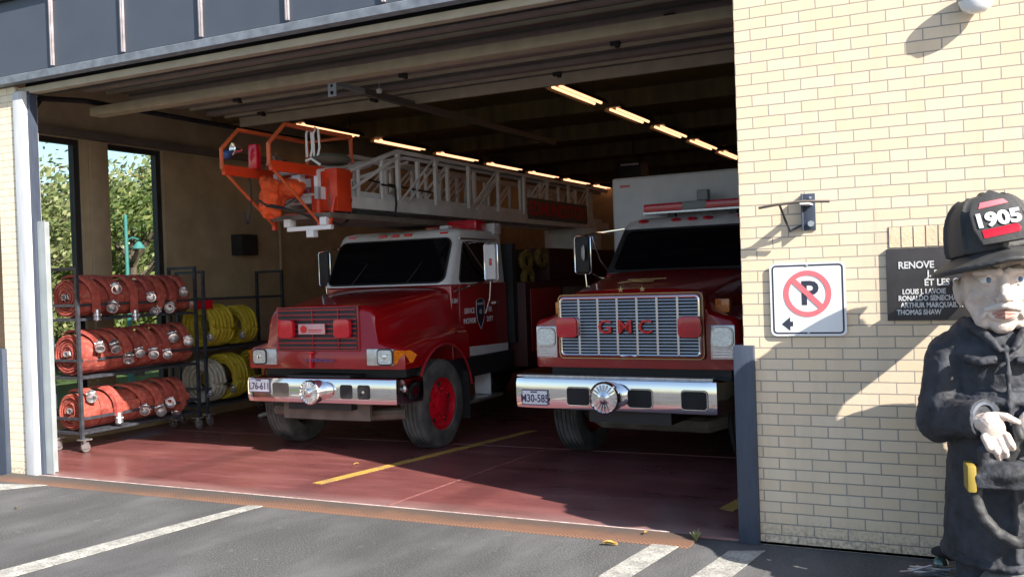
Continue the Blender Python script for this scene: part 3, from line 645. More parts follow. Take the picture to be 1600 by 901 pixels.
# cab lower body with doors
b = MB(); b.prism([(1.60, .95), (1.60, 1.96), (3.18, 1.96), (3.18, .90), (1.95, .90), (1.80, .98)], 0, -.97, .97); cabb = b.build('cab', RED, LT, bevel=.03, seg=3)
for sx in (-1, 1):
    X_ = lambda x: (min(sx*.965, sx*x), max(sx*.965, sx*x))
    b = MB(); x0, x1 = X_(.985); b.prism([(1.78, 1.03), (1.78, 1.95), (2.92, 1.95), (2.92, .95), (1.95, .95)], 0, x0, x1); dd = b.build('door', RED, cabb, bevel=.008)
    b = MB(); x0, x1 = X_(.992); b.prism([(1.93, 1.02), (1.88, 1.14), (3.12, 1.11), (3.12, .99)], 0, *sorted((sx*.984, sx*.992))); b.build('white_stripe', WHT, cabb)
    b = MB(); b.box(min(sx*.985, sx*1.005), max(sx*.985, sx*1.005), 2.74, 2.86, 1.66, 1.70); b.build('door_handle', CHR, dd, bevel=.005)
# door lettering and crest (the visible side)
x = .9875
for s_, y, z, sz in (('SERVICE', 2.03, 1.60, .095), ('FIRE', 2.60, 1.60, .095), ('INCENDIE', 2.03, 1.47, .095), ('DEPT', 2.60, 1.47, .095)):
    text('door_lettering', s_, sz, (x, y, z), SIDE, LWHITE, cabb, .001, sx=.80, bold=.002)
text('unit_number', 'S-304', .085, (.975, 1.67, 1.74), SIDE, LWHITE, cabb, .001, sx=.8, bold=.002)
b = MB(); cr_ = [(-.105, .16), (0, .19), (.105, .16), (.115, 0), (.08, -.12), (0, -.22), (-.08, -.12), (-.115, 0)]
b.prism([(2.33+p, 1.57+q) for p, q in cr_], 0, .984, .988); cs = b.build('crest', mat('crest_navy', (.02, .03, .06), .4, var=.4, vs_=25), cabb)
b = MB(); b.tube([(.989, 2.33+p, 1.57+q) for p, q in cr_], .0035, 5, closed=True); b.build('crest_rim', mat('crest_silver', (.4, .42, .45), .4), cs)
b = MB(); b.box(.987, .990, 2.25, 2.41, 1.67, 1.70); b.cyl((.987, 2.33, 1.58), (.991, 2.33, 1.58), .035, n=12); b.build('crest_marks', mat('crest_silver', (.4, .42, .45), .4), cs)
# cab greenhouse
def sec_g(z, yf, yr, hw, r=.07):
    out = []
    for cx, cy, a0 in ((hw-r, yr-r, 0), (-hw+r, yr-r, 90), (-hw+r*1.6, yf+r*1.6, 180), (hw-r*1.6, yf+r*1.6, 270)):
        rr = r if cy > (yf+yr)/2 else r*1.6
        for k in range(5): a = R(a0+22.5*k); out.append((cx+rr*math.cos(a), cy+rr*math.sin(a), z))
    return out
b = MB(); b.loft([sec_g(1.955, 1.52, 3.16, .97), sec_g(2.60, 1.88, 3.14, .93), sec_g(2.655, 1.93, 3.12, .91), sec_g(2.685, 2.05, 3.05, .83)], closed=True)
gh = b.build('cab_roof', WHT, LT, smooth=True, auto=40)
def window(parent, name, c, r, m=DGL, gask=BLK):
    o = rquad(*c, r); b = MB(); qpanel(b, o, .003); g_ = b.build(name, m, parent, smooth=True, auto=30)
    b = MB(); b.tube(o, .012, 6, closed=True); b.build('gasket', gask, g_, smooth=True); return g_
window(gh, 'windscreen', ((-.90, 1.533, 1.985), (.90, 1.533, 1.985), (.865, 1.850, 2.555), (-.865, 1.850, 2.555)), .10)
window(gh, 'side_window', ((.972, 1.80, 1.98), (.972, 2.78, 1.98), (.938, 2.74, 2.50), (.938, 1.99, 2.50)), .06)
window(gh, 'side_window', ((-.972, 2.78, 1.98), (-.972, 1.80, 1.98), (-.938, 1.99, 2.50), (-.938, 2.74, 2.50)), .06)
b = MB(); b.tube([(.955, 1.88, 2.545), (.955, 2.9, 2.545)], .014, 6); b.build('drip_rail', CHR, gh)
for x in (-.72, -.22, -.02, .18, .72):
    b = MB(); b.box(x-.06, x+.06, 1.872-(.0 if abs(x) < .5 else -.02), 1.94, 2.60, 2.64); b.build('marker_light', REDL, gh, bevel=.006)
for x in (-.5, .35):
    b = MB(); b.tube([(x, 1.53, 1.99), (x+.10, 1.60, 2.14), (x+.22, 1.79, 2.40)], .007, 5); b.build('wiper', BLKP, gh)
west_mirror(LT, 1.22, 2.05, 1.98, 2.47, 1, True, WHT); west_mirror(LT, -1.22, 2.05, 1.98, 2.47, -1, False, BLKP)
b = MB(); b.tube([(1.22, 2.05, 1.98), (1.1, 1.9, 1.93), (.99, 1.62, 1.86)], .010, 6); b.tube([(.97, 1.98, 2.50), (1.02, 2.3, 2.2), (1.0, 2.6, 1.98)], .012, 6); b.build('mirror_brace', CHR, LT, smooth=True)
# beacons on the roof
b = MB(); b.box(.05, .85, 2.55, 2.85, 2.67, 2.82); b.build('beacon_bar', REDL, LT, bevel=.03)
b = MB(); b.box(.48, .62, 2.2, 2.3, 2.66, 2.74); b.build('roof_lamp', DWHT, LT, bevel=.01)
b = MB(); b.box(.70, .95, 2.9, 3.1, 2.62, 2.78); b.build('air_horn', DWHT, LT, bevel=.02)
# body behind the cab
b = MB(); b.box(-1.18, 1.18, 3.35, 9.6, .75, 1.95); b.box(-1.1, 1.1, 4.4, 9.6, 1.95, 2.45); bd = b.build('body', mat('shaded_red_body', (.045, .004, .006), .5, var=.3), LT, bevel=.02)  # red body coloured near black, the shade between the trucks put into its paint
b = MB(); b.cyl((-.05, 8.2, 2.4), (-.05, 8.2, 2.9), .55, n=24); b.build('turntable', DWHT, LT)
for k in range(5):
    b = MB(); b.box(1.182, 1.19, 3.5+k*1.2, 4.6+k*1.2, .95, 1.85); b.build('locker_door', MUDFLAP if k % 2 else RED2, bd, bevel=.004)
b = MB(); b.box(-.9, 1.05, 3.22, 3.34, 1.1, 2.5); b.build('hose_reel_frame', BLKP, LT)
DYEL = mat('dim_yellow_hose', (.16, .11, .02), .7, var=.4, vs_=20)
for i, (y, z, c) in enumerate(((3.36, 2.25, DYEL), (3.40, 2.0, DYEL), (3.9, 2.3, DYEL))):
    b = MB(); pts = [(1.06+.02*math.sin(a*.5), y+.30+(.2-.004*a)*math.cos(a), z+(.15-.003*a)*math.sin(a)) for a in [k*.35 for k in range(60)]]; b.tube(pts, .026, 6); b.build('hanging_hose', c, LT, smooth=True)
# ladder
def ladder(xc, hw, y0, y1, zb, zt, ztip, ypk, name, m, post=.95, r=.030, ph=0.):
    ch = MB()
    for s_ in (-1, 1):
        x = xc+s_*hw
        ch.box(x-.025, x+.025, y0, y1, zb, zb+.14)
        ch.tube([(x, y0+.02, ztip), (x, ypk, zt), (x, y1, zt)], r, 6); ch.tube([(x, y0+.30, zb+.14), (x, y0+.36, ztip-.14), (x, ypk+.05, zt-.05)], r*.8, 6)
        ch.box(x-.025, x+.025, y0, y0+.06, zb, ztip)
        y = ypk+ph; k = 0
        while y < y1-.1:
            ch.box(x-.022, x+.022, y-.028, y+.028, zb+.14, zt)
            if k % 2 == 0 and y+post < y1:
                ch.tube([(x, y+.05, zb+.15), (x, y+post*.95, zt-.02)], .017, 5); ch.tube([(x, y+.05+.18, zb+.15), (x, y+post*1.1, zt-.02)], .014, 5)
            y += post; k += 1
        for q in (.4, .75): ch.box(x-.015, x+.015, y0+(ypk-y0)*q-.02, y0+(ypk-y0)*q+.02, zb+.14, ztip+(zt-ztip)*q)
    for k in range(int((y1-y0)/.36)):
        y = y0+.15+k*.36; ch.cyl((xc-hw, y, zb+.07), (xc+hw, y, zb+.07), .018, n=6)
    return ch.build(name, m, LT)
l1 = ladder(-.06, .36, .02, 9.2, 2.90, 3.68, 3.22, 1.50, 'ladder', DWHT)
b = MB(); b.box(-.06+.29, -.06+.31, .05, 8.5, 2.95, 3.05); b.build('inner_rail', DWHT, l1)
ch = ladder(-.06, .29, -.12, 9.0, 2.98, 3.63, 3.30, 1.80, 'ladder_fly_section', DWHT, .8, .026, .3)
b = MB(); b.box(-.06-.33, -.06+.29, .24, .52, 3.08, 3.17, Matrix.Rotation(0, 4, 'X')); b.build('red_tip_guard', REDL, l1)
b = MB(); b.cyl((.326, .38, 2.99), (.334, .38, 2.99), .05, n=16); b.build('reflector', REDL, l1)
b = MB(); b.box(.32, .335, 5.35, 8.0, 2.98, 3.33); np_ = b.build('name_board', mat('grey_board', (.13, .12, .12), .6), l1)
text('name_lettering', 'EDMUNDSTON', .33, (.338, 6.67, 3.15), SIDE, LRED, np_, .001, sx=1.12, bold=.003)
b = MB(); b.tube([(.34, 1.05, 3.22), (.345, 1.35, 3.21), (.35, 1.36, 3.0), (.345, 1.33, 2.82)], .013, 6); b.build('cable', BLK, l1, smooth=True); b = MB(); b.tube([(.1, 1.1, 3.3), (.2, 1.9, 3.24), (.33, 2.3, 3.2)], .012, 6)
b.build('cable', BLK, l1, smooth=True); b = MB(); b.tube([(.2, .12, 2.9), (.25, .10, 2.74), (.30, .25, 2.68), (.32, .42, 2.80), (.28, .35, 2.92)], .015, 6); b.build('cable', BLK, l1, smooth=True)
b = MB(); b.box(-.5, .4, -.1, 3.0, 2.76, 2.82); b.build('underbeam', MUDFLAP, l1)
# rescue basket: coordinates relative to the truck (world minus (-7.10, 1.80))
bk = MB(); bk.box(-.30, .22, -.05, .55, 2.80, 2.84); bask = bk.build('basket', ORNG, LT, bevel=.005)
for x in (-.43, .22):
    b = MB(); b.tube([(x, -.90, 3.30), (x, -.90, 3.52), (x, -.63, 3.76), (x, .60, 3.76), (x, .60, 3.34)], .022, 8); b.build('handrail', ORNH if x > 0 else ORNH, bask, smooth=True)
    b = MB(); b.tube([(x, -.90, 3.30), (x, -.40, 2.95), (x, -.02, 2.68)], .017, 7); b.build('diagonal_brace', ORNH, bask)
    b = MB(); b.box(x-.025, x+.025, -.88, .58, 3.24, 3.35); b.build('mid_rail', ORNG, bask, bevel=.006)
    b = MB(); b.box(x-.02, x+.02, -.08, -.03, 2.66, 3.26); b.build('stanchion', ORNG, bask)
b = MB(); b.tube([(-.43, .60, 3.76), (.22, .60, 3.76)], .02, 8); b.build('handrail', ORNH, bask); b = MB(); b.box(-.43, .22, .50, .56, 3.24, 3.34); b.build('rear_rail', ORNG, bask)
b = MB(); b.box(.05, .42, .02, .30, 2.84, 3.33); b.build('control_cabinet', ORNG, bask, bevel=.012)
b = MB(); b.box(-.14, .04, .05, .25, 2.95, 3.05); b.box(-.14, .04, .05, .25, 3.14, 3.24); b.box(-.05, .07, -.2, -.1, 3.1, 3.26); b.build('control_box', DWHT, bask, bevel=.008)
b = MB(); ell(b, (-.26, -.30, 2.97), (.15, .2, .21)); ell(b, (-.05, -.18, 3.09), (.20, .18, .13)); ell(b, (-.28, -.36, 2.84), (.12, .16, .14)); ell(b, (-.20, -.42, 3.12), (.13, .12, .12)); cap(b, (-.32, -.4, 3.2), (-.18, -.35, 2.8), .07, .08); cap(b, (-.12, -.4, 3.15), (-.2, -.35, 2.85), .05, .06)
cb0 = remesh(b, 'canvas_bundle', ORNC, bask, .012, 2, disp=.07, ds=.10); cb0.scale = (.84, .84, .86); cb0.location = (-.02, -.05, .45)
b = MB(); pts = [(-.42+.02*math.sin(a), -.52+.2*math.cos(a)*.3, 2.98+.26*math.sin(a)) for a in [k*.3-2.6 for k in range(14)]]; b.tube(pts, .012, 6)
for k in range(5): b.tube([(-.30+.03*k, -.5, 2.98-.02*k), (-.05+.03*k, -.3, 2.88-.01*k), (.18+.03*k, -.05, 2.74)], .008, 5)
b.tube([(-.02, -.15, 3.2), (.05, -.25, 3.0), (.0, -.4, 2.9)], .007, 5); b.build('cables', BLK, bask, smooth=True)
b = MB(); b.box(-.22, .40, -.10, -.04, 2.63, 2.68); b.box(-.24, -.15, -.13, -.02, 2.68, 2.77); b.box(.27, .36, -.13, -.02, 2.68, 2.77); b.box(.07, .17, -.12, -.03, 2.55, 2.63); b.build('foot_bar', WHT, bask, bevel=.004)
for x in (.30,):
    b = MB(); b.tube([(.22, -.06, 2.68), (.36, -.06, 2.68), (.40, 0, 3.0)], .02, 6); b.build('stanchion', ORNG, bask)
b = MB(); b.box(-.46, -.34, -.44, -.36, 3.34, 3.62); b.build('red_box', REDL, bask, bevel=.01)
b = MB(); b.lathe([(0, -.10), (.03, -.10), (.075, .0), (.07, .01), (.02, -.03), (0, -.03)], (-.52, -.62, 3.56), (-.4, -.9, .1), 18); b.build('spot_lamp', CHR, bask, smooth=True)
b = MB(); b.lathe([(0, 0), (.05, 0), (.055, .05), (0, .13)], (-.62, -.60, 3.50), (.5, -.8, 0), 14); b.build('blue_lamp', BLUE, bask, smooth=True)
b = MB(); b.lathe([(.11, 0), (.10, .05), (.04, .10), (.03, .14), (0, .15)], (-.10, -.42, 3.35), (0, 0, 1), 20); b.build('nozzle_dome', CHR, bask, smooth=True)
b = MB()
for dx in (0, .10): b.tube([(.12+dx, -.12, 3.46), (.12+dx, -.12, 3.72), (.15+dx, -.12, 3.78), (.19+dx, -.12, 3.76), (.20+dx, -.12, 3.55), (.17+dx, -.12, 3.46)], .013, 6)
b.tube([(.10, -.12, 3.42), (.18, -.12, 3.44), (.30, -.12, 3.36)], .015, 6); b.build('white_clips', WHT, bask, smooth=True)
b = MB(); ell(b, (.25, .15, 3.45), (.22, .3, .07), sub=2); b.build('foam_pad', mat('grey_pad', (.10, .10, .08), .8), bask, smooth=True)

# ================================================================== RESCUE TRUCK (right)
RT = thing('rescue_truck', (-3.38, 2.05, .0), 'red rescue truck with chrome slatted grille, light bar and tall white box body', 'fire truck', 'fire trucks in the bay', R(-3.5))
hood(RT, 'hood', RED, [(y, .80+.10*min(1, max(0, (y-.2)/1.5)), 1.83+.21*min(1, (y-.2)/1.3)-(.05 if y < .24 else 0), 1.13-(.04 if y < .24 else 0), 1.555+.03*math.sin(min(1.5, y)*1.5)-(.03 if y < .24 else 0)) for y in [.21, .25, .34, .42, .5, .58, .66, .76, .88, 1.0, 1.12, 1.24, 1.36, 1.46, 1.56, 1.66, 1.78, 1.84]], (1.10, .60, .66), 1.05)
b = MB(); b.box(-1.0, 1.0, .35, 3.3, .78, 1.04); b.box(-.45, .45, .1, 9, .5, .95); b.build('chassis', BLKP, RT)
b = MB(); b.tube([(-.95, 1.0, .5), (-.6, .8, .40), (.6, .8, .40), (.95, 1.0, .5)], .08, 8); b.build('front_axle', MUDFLAP, RT)
bu = bumper(RT, -1.36, 1.04, .62, .955, .3)
b = MB(); b.box(-1.28, .9, .06, .22, .957, .975); b.build('bumper_step', STEEL, RT)
for x, wd in ((-.52, .25), (.165, .25), (.73, .25)):
    b = MB(); qpanel(b, rquad((x-wd/2, -.001, .685), (x+wd/2, -.001, .685), (x+wd/2, -.001, .855), (x-wd/2, -.001, .855), .03), .003); pt = b.build('bumper_port_and_reflection', BLK, bu, smooth=True)
    b = MB(); b.tube(rquad((x-wd/2-.008, -.003, .677), (x+wd/2+.008, -.003, .677), (x+wd/2+.008, -.003, .863), (x-wd/2-.008, -.003, .863), .035), .007, 6, closed=True); b.build('port_rim', CHR, pt, smooth=True)
plate(RT, -1.03, .745, -.012, 'M30-585'); siren(RT, -.15, .785, .165)
# grille
b = MB(); b.box(-.80, .80, .155, .24, 1.15, 1.82); gs = b.build('grille', RED, RT, bevel=.03)
b = MB(); b.box(-.765, .765, .148, .152, 1.185, 1.785); b.build('grille_mouth', GRME, gs)
b = MB(); b.tube(rquad((-.795, .15, 1.155), (.795, .15, 1.155), (.795, .15, 1.815), (-.795, .15, 1.815), .05), .006, 6, closed=True); b.build('pinstripe', GOLD, gs)
b = MB(); b.tube(rquad((-.76, .135, 1.19), (.76, .135, 1.19), (.76, .135, 1.78), (-.76, .135, 1.78), .04), .014, 8, closed=True)
for k in range(1, 7):
    x = -.76+1.52*k/7; b.box(x-.011, x+.011, .118, .147, 1.195, 1.775)
b.build('grille_frame', CHR, gs, smooth=True, auto=30)
b = MB()
for k in range(17):
    z = 1.222+k*.0327; b.prism([(.130, z-.004), (.145, z-.010), (.147, z+.006), (.132, z+.008)], 0, -.75, .75)
b.build('grille_slats', mat('slat_silver', (.30, .31, .35), .3, .8), gs)
for i, ch_ in enumerate('GMC'): text('grille_letter', ch_, .195, (-.245+i*.222, .112, 1.475), FRONT, LRED, gs, .008, sx=1.15, bold=.002)
for x in (-.665, .68):
    b = MB(); qpanel(b, rquad((x-.12, .11, 1.375), (x+.12, .11, 1.375), (x+.12, .11, 1.585), (x-.12, .11, 1.585), .05), .055); b.build('warning_light', REDL, RT, smooth=True, bevel=.01)
for sx in (-1, 1):
    x0, x1 = sorted((sx*.845, sx*1.095))
    b = MB(); b.box(x0, x1, .185, .25, 1.15, 1.49); hb = b.build('headlight', STEEL, RT, bevel=.015)
    b = MB(); qpanel(b, rquad((x0+.025, .182, 1.285), (x1-.025, .182, 1.285), (x1-.025, .182, 1.46), (x0+.025, .182, 1.46), .05), .015); b.build('lamp_lens', LENS, hb, smooth=True)
    b = MB(); b.tube(rquad((x0+.02, .18, 1.28), (x1-.02, .18, 1.28), (x1-.02, .18, 1.465), (x0+.02, .18, 1.465), .05), .008, 6, closed=True)
    for k in range(3): b.box(x0+.03, x1-.03, .175, .188, 1.175+k*.028, 1.187+k*.028)
    b.build('lamp_bezel', CHR, hb, smooth=True)
    b = MB(); b.box(sx*.90-.075, sx*.90+.075, .42, .52, 1.60, 1.74); b.build('turn_signal', AMB, RT, bevel=.015)
    wheel(RT, sx*1.0, 1.10, .52, .30, sx, RED2, tyrem=BLK if sx > 0 else TYRE); wheel(RT, sx*1.0, 6.3, .52, .30, sx, RED2)
for x in (-.11, .13):
    b = MB(); pts = [(x+math.cos(R(90+36*k))*(.035 if k % 2 == 0 else .014), 1.858+math.sin(R(90+36*k))*(.035 if k % 2 == 0 else .014)) for k in range(10)]
    b.prism([(p, q) for p, q in pts], 1, .232, .238); b.build('hood_star', GOLD, RT)
b = MB(); b.tube([(-.30, .60, 1.925), (-.2, .52, 1.93), (-.12, .58, 1.94), (.02, .52, 1.935), (.12, .58, 1.94)], .006, 5); b.tube([(-.25, .75, 1.955), (0, .66, 1.955), (.2, .74, 1.96)], .005, 5); b.build('hood_scroll', GOLD, RT)
b = MB(); b.prism([(1.75, .95), (1.75, 2.03), (3.35, 2.03), (3.35, .85), (2.1, .85), (1.95, .95)], 0, -.97, .97); cabb = b.build('cab', RED, RT, bevel=.03, seg=3)
for sx in (-1, 1):
    b = MB(); b.prism([(1.98, 1.0), (1.98, 2.02), (3.1, 2.02), (3.1, .9), (2.1, .9)], 0, *sorted((sx*.965, sx*.985))); b.build('door', RED, cabb, bevel=.008)
b = MB(); b.loft([sec_g(2.03, 1.70, 3.33, .97), sec_g(2.60, 2.12, 3.30, .88), sec_g(2.66, 2.18, 3.28, .85), sec_g(2.70, 2.32, 3.2, .76)], closed=True)
gh = b.build('cab_roof', mat('white_roof', (.62, .62, .63), .4, coat=.2), RT, smooth=True, auto=40)
b = MB(); b.loft([sec_g(2.034, 1.694, 3.336, .975), sec_g(2.565, 2.09, 3.306, .89)], cap0=False, cap1=False, closed=True); b.build('pillar_band', BLKP, gh, smooth=True, auto=40)
window(gh, 'windscreen', ((-.86, 1.712, 2.06), (.86, 1.712, 2.06), (.79, 2.065, 2.545), (-.79, 2.065, 2.545)), .08)
TEALG = mat('vent_glass', (.06, .10, .10), .08, coat=.6)
window(gh, 'side_window', ((-.985, 2.85, 2.07), (-.985, 1.98, 2.07), (-.905, 2.24, 2.52), (-.905, 2.85, 2.52)), .04, TEALG)
window(gh, 'side_window', ((.985, 1.98, 2.07), (.985, 2.85, 2.07), (.905, 2.85, 2.52), (.905, 2.24, 2.52)), .04)
for x in (-.62, -.20, .0, .20, .62):
    b = MB(); ell(b, (x, 2.16, 2.655), (.07, .06, .026), sub=2); b.build('marker_light', REDL, gh, smooth=True)
b = MB(); b.box(-.70, .66, 2.35, 2.62, 2.78, 2.88); lb = b.build('light_bar', REDL, RT, bevel=.02)
b = MB(); b.box(-.19, .12, 2.344, 2.626, 2.776, 2.884); b.build('bar_centre', mat('bar_grey', (.22, .25, .25), .4), lb, bevel=.02)
b = MB(); b.box(-.71, .67, 2.36, 2.61, 2.755, 2.778); b.build('bar_base', STEEL, lb)
for x in (-.36, .42):
    b = MB(); b.box(x-.05, x+.05, 2.42, 2.5, 2.68, 2.757); b.build('bar_foot', BLKP, lb, bevel=.008)
b = MB(); b.box(-.02, .12, 2.40, 2.52, 2.886, 3.02); b.build('roof_camera', mat('bar_grey', (.22, .25, .25), .4), lb, bevel=.015)
# mirrors
f = west_mirror(RT, -1.27, 1.98, 2.04, 2.52, -1, False, BLKP, .22)
b = MB(); b.lathe([(0, -.03), (.07, -.022), (.10, 0), (.0, .01)], (-1.33, 1.90, 2.30), (.9, .6, 0), 24); b.build('convex_mirror', WHT, f, smooth=True)
b = MB(); b.tube([(-1.24, 1.98, 2.50), (-1.12, 1.93, 2.2), (-.95, 1.85, 2.03)], .010, 6); b.tube([(-1.27, 1.98, 2.04), (-1.12, 1.9, 1.99), (-.97, 1.82, 1.97)], .012, 6); b.tube([(-1.3, 1.98, 2.53), (-.86, 2.12, 2.58)], .012, 6); b.build('mirror_brace', CHR, RT, smooth=True)
west_mirror(RT, 1.17, 1.98, 2.04, 2.52, 1, False, WHT, .20)
b = MB(); b.box(-1.30, 1.16, 2.75, 9.4, .75, 3.28); bx = b.build('box_body', mat('white_box_body', (.62, .62, .64), .45, var=.05, coat=.2), RT, bevel=.045, seg=3)
b = MB(); b.box(-1.18, -1.04, 2.742, 2.752, 3.15, 3.18); b.build('marker_light', REDL, bx, bevel=.003)
b = MB(); b.box(-1.315, 1.175, 2.9, 9.3, .70, 1.25); b.build('skirt', RED2, bx, bevel=.01)

# ================================================================== HOSE RACKS
def rack(x0, x1, y0, y1, shelves, rails, label, top=2.32):
    t = thing('hose_rack', ((x0+x1)/2, (y0+y1)/2, .022), label, 'rack', 'wheeled hose racks'); cx, cy = (x0+x1)/2, (y0+y1)/2; hx, hy = (x1-x0)/2, (y1-y0)/2
    b = MB()
    for sx in (-1, 1):
        for sy in (-1, 1): b.box(sx*hx-.02, sx*hx+.02, sy*hy-.02, sy*hy+.02, .17, top)
    for sy in (-1, 1):
        b.box(-hx+.02, hx-.02, sy*hy-.018, sy*hy+.018, top-.04, top)
        for z in list(shelves)+list(rails): b.box(-hx+.02, hx-.02, sy*hy-.015, sy*hy+.015, z-.035, z-.002)
    for sx in (-1, 1):
        for z in list(shelves)+list(rails): b.box(sx*hx-.015, sx*hx+.015, -hy+.02, hy-.02, z-.035, z-.002)
    b.build('frame', RACKM, t)
    for z in shelves:
        b = MB()
        for k in range(7):
            x = -hx+.06+k*(2*hx-.12)/6; b.box(x-.012, x+.012, -hy+.015, hy-.015, z-.03, z-.006)
        b.build('shelf', RACKM, t)
    for sx in (-1, 1):
        for sy in (-1, 1):
            X, Y = sx*hx, sy*(hy-.03); b = MB(); b.box(X-.07, X+.07, Y-.06, Y+.06, .155, .17); b.cyl((X, Y, .11), (X, Y, .155), .02, n=8); b.box(X-.032, X-.024, Y-.03, Y+.04, .05, .13); b.box(X+.024, X+.032, Y-.03, Y+.04, .05, .13)
            cst = b.build('caster', STEEL, t)
            b = MB(); b.lathe([(.03, -.02), (.055, -.02), (.062, -.012), (.062, .012), (.055, .02), (.03, .02)], (X, Y+.012, .062), (1, 0, 0), 20); b.lathe([(.031, -.021), (0, -.021)], (X, Y+.012, .062), (1, 0, 0), 14); b.lathe([(.031, .021), (0, .021)], (X, Y+.012, .062), (1, 0, 0), 14); b.build('caster_wheel', mat('grey_rubber', (.13, .12, .12), .7), cst, smooth=True)
    return t
rack(-10.74, -10.24, 1.18, 3.16, (.26, .95, 1.68), (.44, 1.17, 1.86), 'black wheeled rack nearest the door holding three shelves of red hose')
rack(-10.86, -10.34, 3.42, 5.15, (.30, 1.12), (.55, 1.86), 'black wheeled rack behind the first one holding yellow hose coils', 2.26)

def spiral(Rr, w, rnd, turns=9, core=.045):
    b = MB(); n = 26; N = int(turns*n); inn, out = [], []; ecc = rnd.uniform(.96, 1.04)
    for i in range(N+1):
        a = i/n*2*math.pi; r_ = core+(Rr-core-.004)*i/N; th = (Rr-core)/turns*.66; sq = 1-.03*math.sin(a) if math.sin(a) < 0 else 1
        wob = 1+.018*math.sin(a*2+i*.01)+.01*math.sin(5*a)
        p = Vector((math.cos(a)*r_*wob*ecc, 0, math.sin(a)*r_*wob*sq)) + Vector((0, .004*math.sin(i*.9+rnd.random()*.3)*(i/N) + .012*math.sin(i/n*2.1), 0)); q = p*((r_-th)/r_); inn.append(q); out.append(p)
    for i in range(N):
        o0, o1, i0, i1 = out[i], out[i+1], inn[i], inn[i+1]; dy = Vector((0, w/2, 0)); j0 = Vector((0, .006*math.sin(i*.5), 0))
        v = [b.bm.verts.new(p) for p in (o0-dy+j0, o1-dy+j0, i1-dy, i0-dy, o0+dy, o1+dy, i1+dy, i0+dy)]
        b.bm.faces.new((v[3], v[2], v[1], v[0])); b.bm.faces.new((v[4], v[5], v[6], v[7])); b.bm.faces.new((v[0], v[1], v[5], v[4])); b.bm.faces.new((v[2], v[3], v[7], v[6]))
    return b
def coupling(parent, p, d, r=.070, L_=.130):
    b = MB(); b.lathe([(r*.55, -.03), (r*.80, -.03), (r*.86, .0), (r*.80, .015), (r*.98, .02), (r*1.02, L_*.5), (r*.9, L_*.55), (r*.95, L_*.62), (r*1.0, L_), (r*.82, L_+.002), (r*.70, L_-.015), (r*.66, L_*.3), (0, L_*.3)], p, d, 22)
    ax = Vector(d).normalized(); u = ax.orthogonal().normalized(); v = ax.cross(u)
    for k in range(4):
        q = Vector(p)+ax*(L_*.35)+(u*math.cos(k*1.571+.4)+v*math.sin(k*1.571+.4))*r*1.05; ell(b, q, (.012, .012, .012), sub=1)
    return b.build('coupling', STEEL, parent, smooth=True, auto=35)
ORD = ['frontmost', 'second from the front', 'third from the front', 'fourth from the front', 'fifth from the front', 'sixth from the front', 'seventh from the front', 'rearmost']
def shelf_of_hoses(name_, zc, Rr, cs, y0, pitch, hang, mats):
    rnd = random.Random(int(zc*100))
    for i, (cy, cz) in enumerate(cs):
        yi = y0+pitch*i; X0 = -10.49+rnd.uniform(-.008, .008); rr = Rr*rnd.uniform(.95, 1.02)
        kind = 'coupling hanging down' if i in hang else 'coupling pointing outward'
        t = thing('rolled_hose', (X0, yi, zc-(Rr-rr)+.022), 'red hose roll, %s on the %s shelf, %s' % (ORD[i] if i < len(cs)-1 else 'rearmost', name_, kind), 'fire hose', 'rolled red hoses on the wheeled rack')
        m_ = mats[i % len(mats)]; b = spiral(rr, pitch*.92, rnd, turns=rnd.choice((6, 7, 7, 8))); ro = b.build('hose_roll', m_, t, smooth=True, auto=50); ro.rotation_euler = (0, rnd.uniform(-.5, .5), 0)
        # tail end lying over the roll, ending in the metal coupling
        sA = min(.96, max(-.9, (cz-.022-zc)/(rr+.03))); a1 = math.asin(sA) if i not in hang else 0; a0 = R(115)
        secs = []; wds = .085
        K = 10
        for k in range(K+1):
            f = k/K; a = a0+(a1-a0)*f; r_ = rr+.016+.022*f; yy = (cy-yi)*min(1, f*1.2); ww = wds-.035*f
            c, s_ = math.cos(a)*r_, math.sin(a)*r_; t_ = .012+.014*f
            n_ = Vector((math.cos(a), 0, math.sin(a)))
            pc = Vector((c, yy, s_)); secs.append([pc-Vector((0, ww, 0))-n_*t_, pc+Vector((0, ww, 0))-n_*t_, pc+Vector((0, ww*.8, 0))+n_*t_, pc-Vector((0, ww*.8, 0))+n_*t_])
        if i in hang:
            for dz in (.08, cz*0+max(.10, zc-cz-.06)):
                pc = Vector((rr+.042, cy-yi, -dz)); secs.append([pc+Vector((-.026, -.05, 0)), pc+Vector((-.026, .05, 0)), pc+Vector((.02, .04, 0)), pc+Vector((.02, -.04, 0))])
        b = MB(); b.loft(secs, closed=True); b.build('hose_tail', m_, t, smooth=True, auto=60)
        if i in hang: coupling(t, (rr+.042, cy-yi, -max(.10, zc-cz-.06)+.0), (.12, -.08, -1), .050, .10)
        else:
            d = Vector((-math.sin(a1)*-.2+.62+rnd.uniform(-.2, .2), -.55+rnd.uniform(-.25, .25), -.40+rnd.uniform(-.25, .25))); coupling(t, (math.cos(a1)*(rr+.035), cy-yi, math.sin(a1)*(rr+.035)+.01), d, rnd.uniform(.056, .072), rnd.uniform(.10, .135))
        coupling(t, (0, -pitch*.30, 0.0), (.25, -1, .1), .036, .09)
HM = [HOSE, HOSE2, HOSE, HOSE, HOSE2]
shelf_of_hoses('top', 1.68+.255, .252, [(1.43, 1.68), (1.72, 1.86), (1.76, 2.08), (2.03, 1.65), (2.32, 1.95), (2.50, 1.76), (2.72, 1.80), (2.93, 2.02)], 1.32, .236, (0, 3), HM)
